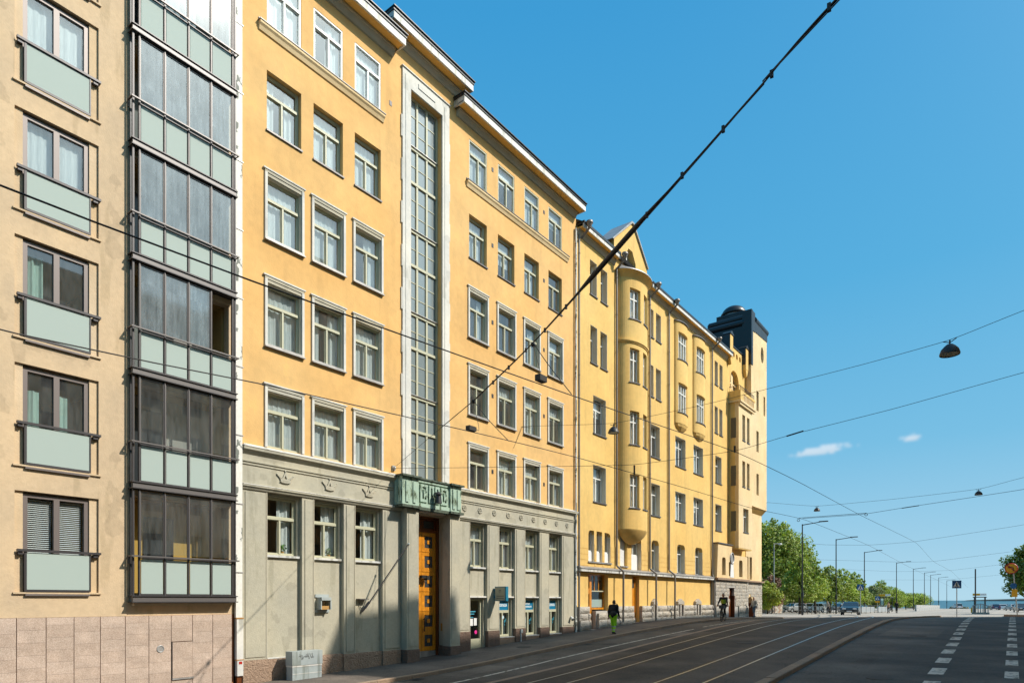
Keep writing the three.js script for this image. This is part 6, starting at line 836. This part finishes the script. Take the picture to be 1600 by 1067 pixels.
// ---------------------------------------------------------------- cars
function car(x, z, turn, o) {
  const t = local('parked_car', o.label, 'car', o.group), L = o.len || 4.4, w = 0.9, H = o.h || 1.48, paint = mat('car paint ' + o.label.slice(0, 12), o.col, { roughness: 0.35, metalness: 0.1, clearcoat: 0.8, clearcoatRoughness: 0.06 }), f = L / 2, hood = o.van ? 1.15 : 0.98;
  const arch = (c) => [...Array(7)].map((_, i) => { const a = Math.PI - i / 6 * Math.PI; return [c + 0.36 * Math.cos(a), 0.3 + 0.36 * Math.sin(a)]; });
  const side = [[-f, 0.32], ...arch(-f + 0.85), ...arch(f - 0.85), [f, 0.34], [f + 0.02, 0.62], [f - 0.1, 0.84], [f - 0.95, hood], [-f + 0.55, 1.02], [-f + 0.08, 0.95], [-f - 0.02, 0.6]];
  part('body', poly(side, -w, w, [], 0.07), paint, t);
  const cab = (a0, a1, b0, b1, y0, y1, w0, w1) => { const P = [[a0, y0, -w0], [a1, y0, -w0], [a1, y0, w0], [a0, y0, w0], [b0, y1, -w1], [b1, y1, -w1], [b1, y1, w1], [b0, y1, w1]], F = [[0, 1, 5, 4], [1, 2, 6, 5], [2, 3, 7, 6], [3, 0, 4, 7], [4, 5, 6, 7]], pos = []; for (const q of F) for (const k of [0, 2, 1, 0, 3, 2]) pos.push(...P[q[k]]); const g = new THREE.BufferGeometry(); g.setAttribute('position', new THREE.Float32BufferAttribute(pos, 3)); g.computeVertexNormals(); return g; };
  const r0 = -f + (o.van ? 0.1 : 0.4), r1 = f - 1.05; part('windows', cab(r0, r1, r0 + (o.van ? 0.1 : 0.45), r1 - 0.75, 0.96, H - 0.05, w - 0.06, w - 0.22), M.carGlass, t);
  part('roof', [cab(r0 + (o.van ? 0.05 : 0.4), r1 - 0.7, r0 + (o.van ? 0.2 : 0.6), r1 - 0.95, H - 0.07, H, w - 0.21, w - 0.3)], paint, t);
  for (const s of [-1, 1]) part('pillar', [cyl(V(r1 - 0.02, 0.97, s * (w - 0.07)), V(r1 - 0.76, H - 0.05, s * (w - 0.22)), 0.035), cyl(V(mix(r0, r1, 0.48), 0.97, s * (w - 0.06)), V(mix(r0, r1, 0.44), H - 0.04, s * (w - 0.22)), 0.04), cyl(V(r0 + 0.02, 0.97, s * (w - 0.07)), V(r0 + 0.45, H - 0.05, s * (w - 0.22)), 0.05)], paint, t);
  for (const [a, b] of [[-f + 0.85, -1], [-f + 0.85, 1], [f - 0.85, -1], [f - 0.85, 1]]) { const wh = grp('wheel', t); part('tyre', new THREE.TorusGeometry(0.25, 0.085, 8, 20).translate(a, 0.32, b * (w - 0.09)), M.rubber, wh); part('rim', [new THREE.CylinderGeometry(0.21, 0.21, 0.1, 16).rotateX(Math.PI / 2).translate(a, 0.32, b * (w - 0.08))], M.chrome, wh); }
  for (const s of [-1, 1]) { part('headlight', box(f - 0.16, f - 0.0, 0.66, 0.8, s * 0.52 - 0.18, s * 0.52 + 0.18), M.white, t); part('tail_light', box(-f - 0.03, -f + 0.1, 0.72, 0.9, s * 0.66 - 0.14, s * 0.66 + 0.14), M.red, t); part('mirror', box(r1 - 0.25, r1 - 0.1, 0.98, 1.12, s * (w + 0.02) - 0.08, s * (w + 0.02) + 0.08), paint, t); }
  part('grille', box(f - 0.02, f + 0.035, 0.42, 0.62, -0.5, 0.5), M.black, t); part('number_plate', box(f + 0.03, f + 0.045, 0.4, 0.5, -0.26, 0.26), M.white, t); part('rear_plate', box(-f - 0.045, -f - 0.02, 0.55, 0.66, -0.26, 0.26), M.white, t);
  t.position.set(x, G(x, z) + 0.005, z); t.rotation.y = turn; return t;
}
const dark = [0.012, 0.017, 0.02], PK = 'cars parked by the park', RK = 'cars parked on the right by the sea';
car(80.8, 3.6, Math.PI + 0.12, { label: 'dark saloon car driving toward the crossing under the young trees', col: [0.03, 0.042, 0.046] });
car(116, -10.6, Math.PI / 2 + 0.3, { label: 'red parked car at the left end of the parking row', col: [0.34, 0.02, 0.035], group: PK }); car(112.5, -7.6, Math.PI - 0.5, { label: 'white parked car under the young street trees', col: [0.62, 0.64, 0.63], group: PK }); car(121.5, -8.4, Math.PI - 0.5, { label: 'dark teal parked car behind the white one', col: [0.03, 0.05, 0.06], group: PK }); car(126, -6.2, Math.PI - 0.4, { label: 'dark grey parked car half hidden behind the moving saloon', col: [0.05, 0.055, 0.055], group: PK }); car(108, -9.2, Math.PI - 0.5, { label: 'silver parked car between the red and white ones', col: [0.30, 0.31, 0.31], group: PK });
car(203, 14.4, 0.15, { label: 'dark blue parked car beside the right tram shelter', col: [0.015, 0.03, 0.09], group: RK }); car(212, 15.6, 0.2, { label: 'white parked car next to the dark blue one', col: [0.6, 0.6, 0.59], group: RK }); car(218, 17.2, Math.PI + 0.2, { label: 'dark brown parked car seen from its front by the sea', col: [0.04, 0.025, 0.022], group: RK }); car(186, 17.9, 0.3, { label: 'silver parked car left of the black one at right', col: [0.32, 0.33, 0.34], group: RK }); car(149.5, 19.2, Math.PI + 0.2, { label: 'black car at the right edge, nearest of the right cars', col: dark, group: RK, h: 1.6 }); car(266, 3.0, 0.4, { label: 'small white van far away before the sea', col: [0.6, 0.6, 0.6], van: true, h: 1.8 });

// ---------------------------------------------------------------- people
function netMesh(f, lo, hi, cell) {                        // surface nets of a signed distance field
  const n = [0, 1, 2].map((k) => Math.ceil((hi[k] - lo[k]) / cell) + 1), N = (i, j, k) => (k * n[1] + j) * n[0] + i, d = new Float32Array(n[0] * n[1] * n[2]);
  for (let k = 0; k < n[2]; k++) for (let j = 0; j < n[1]; j++) for (let i = 0; i < n[0]; i++) d[N(i, j, k)] = f(lo[0] + i * cell, lo[1] + j * cell, lo[2] + k * cell);
  const id = new Int32Array(d.length).fill(-1), pos = [], idx = [], C = [[0, 0, 0], [1, 0, 0], [0, 1, 0], [1, 1, 0], [0, 0, 1], [1, 0, 1], [0, 1, 1], [1, 1, 1]], Ed = [[0, 1], [2, 3], [4, 5], [6, 7], [0, 2], [1, 3], [4, 6], [5, 7], [0, 4], [1, 5], [2, 6], [3, 7]];
  for (let k = 0; k < n[2] - 1; k++) for (let j = 0; j < n[1] - 1; j++) for (let i = 0; i < n[0] - 1; i++) {
    const v = C.map((c) => d[N(i + c[0], j + c[1], k + c[2])]); let x = 0, y = 0, z = 0, m = 0;
    for (const [a, b] of Ed) if ((v[a] < 0) !== (v[b] < 0)) { const t = v[a] / (v[a] - v[b]); x += mix(C[a][0], C[b][0], t); y += mix(C[a][1], C[b][1], t); z += mix(C[a][2], C[b][2], t); m++; }
    if (m) { id[N(i, j, k)] = pos.length / 3; pos.push(lo[0] + (i + x / m) * cell, lo[1] + (j + y / m) * cell, lo[2] + (k + z / m) * cell); }
  }
  for (let k = 1; k < n[2] - 1; k++) for (let j = 1; j < n[1] - 1; j++) for (let i = 1; i < n[0] - 1; i++) {
    const a = d[N(i, j, k)] < 0, q = (s, t, u, v, b) => (b ? idx.push(s, t, u, s, u, v) : idx.push(s, u, t, s, v, u));
    if (a !== (d[N(i + 1, j, k)] < 0)) q(id[N(i, j - 1, k - 1)], id[N(i, j, k - 1)], id[N(i, j, k)], id[N(i, j - 1, k)], a);
    if (a !== (d[N(i, j + 1, k)] < 0)) q(id[N(i - 1, j, k - 1)], id[N(i - 1, j, k)], id[N(i, j, k)], id[N(i, j, k - 1)], a);
    if (a !== (d[N(i, j, k + 1)] < 0)) q(id[N(i - 1, j - 1, k)], id[N(i, j - 1, k)], id[N(i, j, k)], id[N(i - 1, j, k)], a);
  }
  const g = new THREE.BufferGeometry(); g.setAttribute('position', new THREE.Float32BufferAttribute(pos, 3)); g.setIndex(idx); g.computeVertexNormals(); return g;
}
// pose: joints in metres; faces +x. Colours by region.
function person(o) {
  const J = o.joints, B = [], col = { skin: [0.48, 0.28, 0.19], hair: [0.05, 0.035, 0.025], top: [0.02, 0.02, 0.022], legs: [0.3, 0.5, 0.02], shoe: [0.02, 0.02, 0.02], ...o.col }, bone = (a, b, r0, r1, k) => B.push([J[a] || a, J[b] || b, r0, r1, k]);
  const W = o.bulk || 1;
  bone('pelvis', 'chest', 0.135 * W, 0.15 * W, 'top'); bone('chest', 'neck', 0.14 * W, 0.065, 'top'); bone('hipL', 'hipR', 0.105 * W, 0.105 * W, 'legs'); bone('shL', 'shR', 0.085 * W, 0.085 * W, 'top');
  bone('neck', 'head', 0.058, 0.06, 'skin'); const hd = J.head;
  for (const s of ['L', 'R']) {
    bone('sh' + s, 'el' + s, 0.062 * W, 0.05 * W, 'top'); bone('el' + s, 'wr' + s, 0.048 * W, 0.036, 'top'); const w = J['wr' + s], e = J['el' + s], dir = V().subVectors(w, e).normalize(), pm = w.clone().addScaledVector(dir, 0.07); B.push([w, pm, 0.034, 0.038, 'skin']);
    const sd = V().crossVectors(dir, V(1, 0, 0.2)).normalize(), fw = V().crossVectors(sd, dir).normalize(); for (let i = 0; i < 4; i++) { const r = pm.clone().addScaledVector(sd, (i - 1.5) * 0.02), t1 = r.clone().addScaledVector(dir, 0.035), t2 = t1.clone().addScaledVector(dir, [0.02, 0.026, 0.024, 0.016][i]).addScaledVector(fw, 0.022); B.push([r, t1, 0.011, 0.011, 'skin'], [t1, t2, 0.011, 0.01, 'skin']); } B.push([w.clone().addScaledVector(dir, 0.03), w.clone().addScaledVector(dir, 0.06).addScaledVector(sd, 0.055), 0.014, 0.012, 'skin']);
    bone('hip' + s, 'kn' + s, 0.092 * W, 0.062 * W, 'legs'); bone('kn' + s, 'an' + s, 0.06 * W, 0.044, 'legs'); const a = J['an' + s], to = J['toe' + s] || a.clone().add(V(0.17, -0.05, 0)); B.push([a.clone().add(V(-0.03, -0.035, 0)), to, 0.05, 0.036, 'shoe']);
  }
  const f0 = (x, y, z) => { let best = 1e9, d = 1e9; for (const [a, b, r0, r1] of B) { const bx = b.x - a.x, by = b.y - a.y, bz = b.z - a.z, l = bx * bx + by * by + bz * bz || 1e-9, t = clamp(((x - a.x) * bx + (y - a.y) * by + (z - a.z) * bz) / l), q = Math.hypot(x - a.x - bx * t, y - a.y - by * t, z - a.z - bz * t) - mix(r0, r1, t); const h = clamp(0.5 + 0.5 * (d - q) / 0.035); d = mix(d, q, h) - 0.035 * h * (1 - h); best = Math.min(best, q); } 
    const ex = (x - hd.x - 0.01) / 0.098, ey = (y - hd.y - 0.1) / 0.122, ez = (z - hd.z) / 0.078, hq = (Math.hypot(ex, ey, ez) - 1) * 0.085, nose = Math.hypot((x - hd.x - 0.105) / 1.2, (y - hd.y - 0.085) / 1.4, z - hd.z) - 0.014, ear = Math.min(Math.hypot(x - hd.x, (y - hd.y - 0.09) / 1.5, z - hd.z - 0.08), Math.hypot(x - hd.x, (y - hd.y - 0.09) / 1.5, z - hd.z + 0.08)) - 0.018, hh = Math.min(hq, nose, ear), h = clamp(0.5 + 0.5 * (d - hh) / 0.02); return mix(d, hh, h) - 0.02 * h * (1 - h); };
  const lo = [1e9, 1e9, 1e9], hi = [-1e9, -1e9, -1e9]; for (const [a, b] of B) for (const p of [a, b, hd]) [p.x, p.y, p.z].forEach((v, k) => { lo[k] = Math.min(lo[k], v - 0.26); hi[k] = Math.max(hi[k], v + 0.26); });
  const g = netMesh(f0, lo, hi, 0.014), p = g.attributes.position, c = [];
  for (let i = 0; i < p.count; i++) {
    const x = p.getX(i), y = p.getY(i), z = p.getZ(i); let best = 1e9, k = 'top'; for (const [a, b, r0, r1, kk] of B) { const bx = b.x - a.x, by = b.y - a.y, bz = b.z - a.z, l = bx * bx + by * by + bz * bz || 1e-9, t = clamp(((x - a.x) * bx + (y - a.y) * by + (z - a.z) * bz) / l), q = Math.hypot(x - a.x - bx * t, y - a.y - by * t, z - a.z - bz * t) - mix(r0, r1, t); if (q < best) { best = q; k = kk; } }
    if (y > hd.y - 0.02 && Math.hypot(x - hd.x, y - hd.y - 0.1, z - hd.z) < 0.2) { k = 'skin'; const fx = x - hd.x, fy = y - hd.y - 0.1; if (fy > 0.055 || fx < -0.02 + (fy < -0.05 ? -0.05 : 0)) k = 'hair'; else if (fx > 0.06 && Math.abs(fy - 0.012) < 0.014 && Math.abs(Math.abs(z - hd.z) - 0.032) < 0.013) k = 'hair'; else if (fx > 0.07 && Math.abs(fy + 0.06) < 0.008 && Math.abs(z - hd.z) < 0.025) k = 'lips'; }
    const q = { lips: [0.3, 0.1, 0.08], ...col }[k]; const rf = o.stripes && k === 'legs' && o.stripes.some(([a, b]) => y > a && y < b); c.push(...(rf ? [0.35, 0.37, 0.36] : q));
  }
  g.setAttribute('color', new THREE.Float32BufferAttribute(c, 3)); const m = new THREE.MeshStandardMaterial({ vertexColors: true, roughness: 0.85 }); m.name = 'clothes and skin';
  const t = local('person', o.label, 'person', o.group); part('body', g, m, t); if (o.extra) o.extra(t, J);
  t.position.set(o.at[0], G(o.at[0], o.at[1]) + (o.lift || 0), o.at[1]); t.rotation.y = o.turn; return t;
}
const sm = (k) => (o) => { const r = {}; for (const q in o) r[q] = V(...o[q]).multiplyScalar(k); return r; };
const walk = (k = 1, sw = 0.25) => sm(k)({ pelvis: [0, 0.98, 0], chest: [0.02, 1.28, 0], neck: [0.03, 1.47, 0], head: [0.05, 1.53, 0], hipL: [0, 0.93, -0.09], hipR: [0, 0.93, 0.09], knL: [sw * 0.55, 0.52, -0.1], knR: [-sw * 0.1, 0.5, 0.1], anL: [sw, 0.09, -0.1], anR: [-sw * 1.1, 0.12, 0.1], toeL: [sw + 0.17, 0.04, -0.11], toeR: [-sw * 1.1 + 0.16, 0.04, 0.11], shL: [0.01, 1.42, -0.17], shR: [0.01, 1.42, 0.17], elL: [-0.1, 1.14, -0.23], elR: [0.06, 1.14, 0.23], wrL: [-0.08, 0.9, -0.24], wrR: [0.2, 0.94, 0.22] });
person({ label: 'person in black jacket and bright green work trousers walking away on the sidewalk', joints: walk(0.95, 0.16), at: [28.5, 2.4], lift: 0.115, turn: 0.05, col: { top: [0.012, 0.011, 0.012], legs: [0.28, 0.62, 0.01] }, bulk: 1.18, stripes: [[0.19, 0.24], [0.34, 0.39]], extra: (t) => { part('hip_bag', new THREE.SphereGeometry(0.16, 16, 10).scale(0.6, 0.75, 1.25).translate(-0.17, 1.0, 0.06), M.rubber, t); part('strap', new THREE.TorusGeometry(0.27, 0.014, 5, 24).scale(0.75, 1.15, 1).rotateY(Math.PI / 2).rotateX(0.7).translate(0, 1.22, 0), M.rubber, t); } });
person({ label: 'person in pale top and blue jeans with shoulder bag walking by the stone portal', joints: walk(0.95, 0.14), at: [55.2, 0.95], lift: 0.11, turn: Math.PI - 0.5, col: { top: [0.46, 0.41, 0.34], legs: [0.09, 0.15, 0.21], hair: [0.16, 0.09, 0.05] }, extra: (t) => { part('shoulder_bag', new THREE.SphereGeometry(0.14, 14, 10).scale(0.7, 1.2, 0.5).translate(-0.03, 0.95, 0.27), mat('tan bag', [0.12, 0.05, 0.025]), t); } });
function bicycle(x, z, turn, lift, label) {
  const t = local('bicycle', label, 'bicycle'), r = 0.34, A = V(-0.5, r, 0), F = V(0.52, r, 0), bb = V(-0.06, 0.28, 0), seat = V(-0.2, 0.82, 0), hd = V(0.34, 0.86, 0);
  for (const c of [A, F]) { const w = grp('wheel', t), sp = []; part('tyre', new THREE.TorusGeometry(r - 0.018, 0.02, 6, 32).translate(c.x, c.y, 0), M.rubber, w); for (let i = 0; i < 12; i++) { const a = i / 12 * 6.283; sp.push(cyl(V(c.x, c.y, 0), V(c.x + (r - 0.03) * Math.cos(a), c.y + (r - 0.03) * Math.sin(a), 0), 0.003, 0.003, 3)); } sp.push(cyl(V(c.x, c.y, -0.05), V(c.x, c.y, 0.05), 0.025)); part('spokes', sp, M.steel, w); }
  part('frame', [cyl(bb, V(-0.18, 0.78, 0), 0.02), cyl(V(-0.18, 0.76, 0), V(0.32, 0.8, 0), 0.018), cyl(bb, V(0.36, 0.74, 0), 0.022), cyl(A, bb, 0.014), cyl(A, V(-0.18, 0.76, 0), 0.012), cyl(F, V(0.33, 0.84, 0), 0.016)], M.black, t); part('saddle', new THREE.SphereGeometry(0.1, 12, 8).scale(1.4, 0.4, 0.8).translate(-0.22, 0.9, 0), M.rubber, t); part('handlebar', [cyl(V(0.33, 0.84, 0), V(0.3, 1.02, 0), 0.014), cyl(V(0.3, 1.02, -0.28), V(0.3, 1.02, 0.28), 0.013), cyl(V(0.3, 1.02, -0.28), V(0.2, 1.02, -0.3), 0.016), cyl(V(0.3, 1.02, 0.28), V(0.2, 1.02, 0.3), 0.016)], M.black, t); part('crank', [cyl(V(-0.06, 0.28, -0.1), V(-0.06, 0.28, 0.1), 0.02), cyl(V(-0.06, 0.28, 0.08), V(0.02, 0.14, 0.08), 0.012), cyl(V(-0.06, 0.28, -0.08), V(-0.14, 0.42, -0.08), 0.012), new THREE.TorusGeometry(0.09, 0.008, 4, 20).translate(-0.06, 0.28, 0.05)], M.steel, t); part('basket', [box(0.42, 0.62, 0.82, 1.02, -0.15, 0.15)], M.bayMetal, t);
  t.position.set(x, G(x, z) + lift, z); t.rotation.y = turn; return t;
}
const ride = sm(1)({ pelvis: [-0.22, 1.0, 0], chest: [-0.1, 1.32, 0], neck: [-0.03, 1.5, 0], head: [0.0, 1.57, 0], hipL: [-0.2, 0.97, -0.09], hipR: [-0.2, 0.97, 0.09], knL: [0.18, 0.78, -0.12], knR: [0.1, 0.6, 0.12], anL: [-0.1, 0.48, -0.1], anR: [0.0, 0.2, 0.11], toeL: [0.06, 0.42, -0.11], toeR: [0.16, 0.13, 0.11], shL: [-0.07, 1.45, -0.18], shR: [-0.07, 1.45, 0.18], elL: [0.1, 1.22, -0.25], elR: [0.1, 1.22, 0.25], wrL: [0.2, 1.06, -0.29], wrR: [0.2, 1.06, 0.29] });
bicycle(40.6, 3.55, Math.PI + 0.15, 0.004, 'black city bicycle ridden along the kerb before the portal');
person({ label: 'person in dark clothes and reflective vest riding a bicycle toward the camera', joints: ride, at: [40.6, 3.55], lift: 0.004, turn: Math.PI + 0.15, col: { top: [0.018, 0.017, 0.018], legs: [0.018, 0.018, 0.02] }, extra: (t) => part('reflective_vest', [new THREE.CylinderGeometry(0.175, 0.17, 0.26, 14, 1, true, 0.2, Math.PI - 0.4).rotateZ(-0.3).translate(-0.1, 1.3, 0)], mat('vest', [0.35, 0.45, 0.04]), t) });
bicycle(82.6, -5.2, 0.8, 0.01, 'bicycle wheeled along the wall right of the tower'); person({ label: 'person in pale jacket standing with a bicycle by the tan wall', joints: walk(0.97, 0.08), at: [82.0, -5.9], lift: 0.01, turn: Math.PI + 0.6, col: { top: [0.3, 0.27, 0.22], legs: [0.05, 0.08, 0.12] } });
person({ label: 'person in tan coat waiting at the left tram stop', joints: walk(0.95, 0.05), at: [113.2, 3.0], lift: 0.01, turn: 0.6, col: { top: [0.32, 0.2, 0.11], legs: [0.05, 0.05, 0.06], hair: [0.2, 0.1, 0.05] }, group: 'people waiting at the left tram stop' }); person({ label: 'person in black coat waiting at the left tram stop', joints: walk(1.02, 0.05), at: [113.8, 4.0], lift: 0.01, turn: -0.4, col: { top: [0.012, 0.012, 0.016], legs: [0.015, 0.015, 0.018] }, bulk: 1.1, group: 'people waiting at the left tram stop' });
person({ label: 'person in dark clothes beside the red parked car', joints: walk(1, 0.1), at: [111.5, -10.2], lift: 0.01, turn: 1.2, col: { top: [0.02, 0.02, 0.025], legs: [0.03, 0.03, 0.04] } }); person({ label: 'fair haired person among the railings under the young trees', joints: walk(0.96, 0.06), at: [98.5, -2.4], lift: 0.01, turn: 2.4, col: { top: [0.4, 0.34, 0.28], legs: [0.04, 0.04, 0.05], hair: [0.4, 0.26, 0.1] } });

// ---------------------------------------------------------------- buildings across the street: out of the frame, they shade the roadway and stand in the window reflections
function opposite(label, s0, s1, z, h, m, cut) {
  const t = thing('street_building', label, 'building', [(s0 + s1) / 2, G((s0 + s1) / 2, z), z]), hs = [], n = Math.floor((s1 - s0 - 1) / 2.6), fl = Math.floor((h - 5) / 3.3);
  for (let f = 0; f < fl; f++) for (let i = 0; i < n; i++) { const a = s0 + 1 + i * 2.6; hs.push(rect(a, a + 1.25, 4.4 + f * 3.3, 6.3 + f * 3.3)); }
  part('wall', poly(cut || rect(s0, s1, -1, h), z, z + 0.4, hs), m, t);
  for (const q of hs) part('window', quad(q[0][0], q[1][0], q[0][1], q[2][1], z + 0.25), M.darkGlass, t);
  part('block', [box(s0 + 0.1, s1 - 0.1, -1, h - 2.6, z + 0.42, z + 11)], m, t); part('cornice', [box(s0, s1, h - 3.2, h - 3, z - 0.35, z)], M.greyTrim, t);
}
opposite('pale building across the street behind the camera, left of the gable', -45, 27.2, 26, 21.5, M.cream);
opposite('tall ochre building across the street that shades the roadway', 27.4, 70, 26, 28.6, M.ochre, [[27.4, -1], [70, -1], [70, 28.15], [33.6, 27.75], [33.4, 29.2], [28.5, 29.0], [27.4, 26.6]]);

renderer.render(scene, camera);
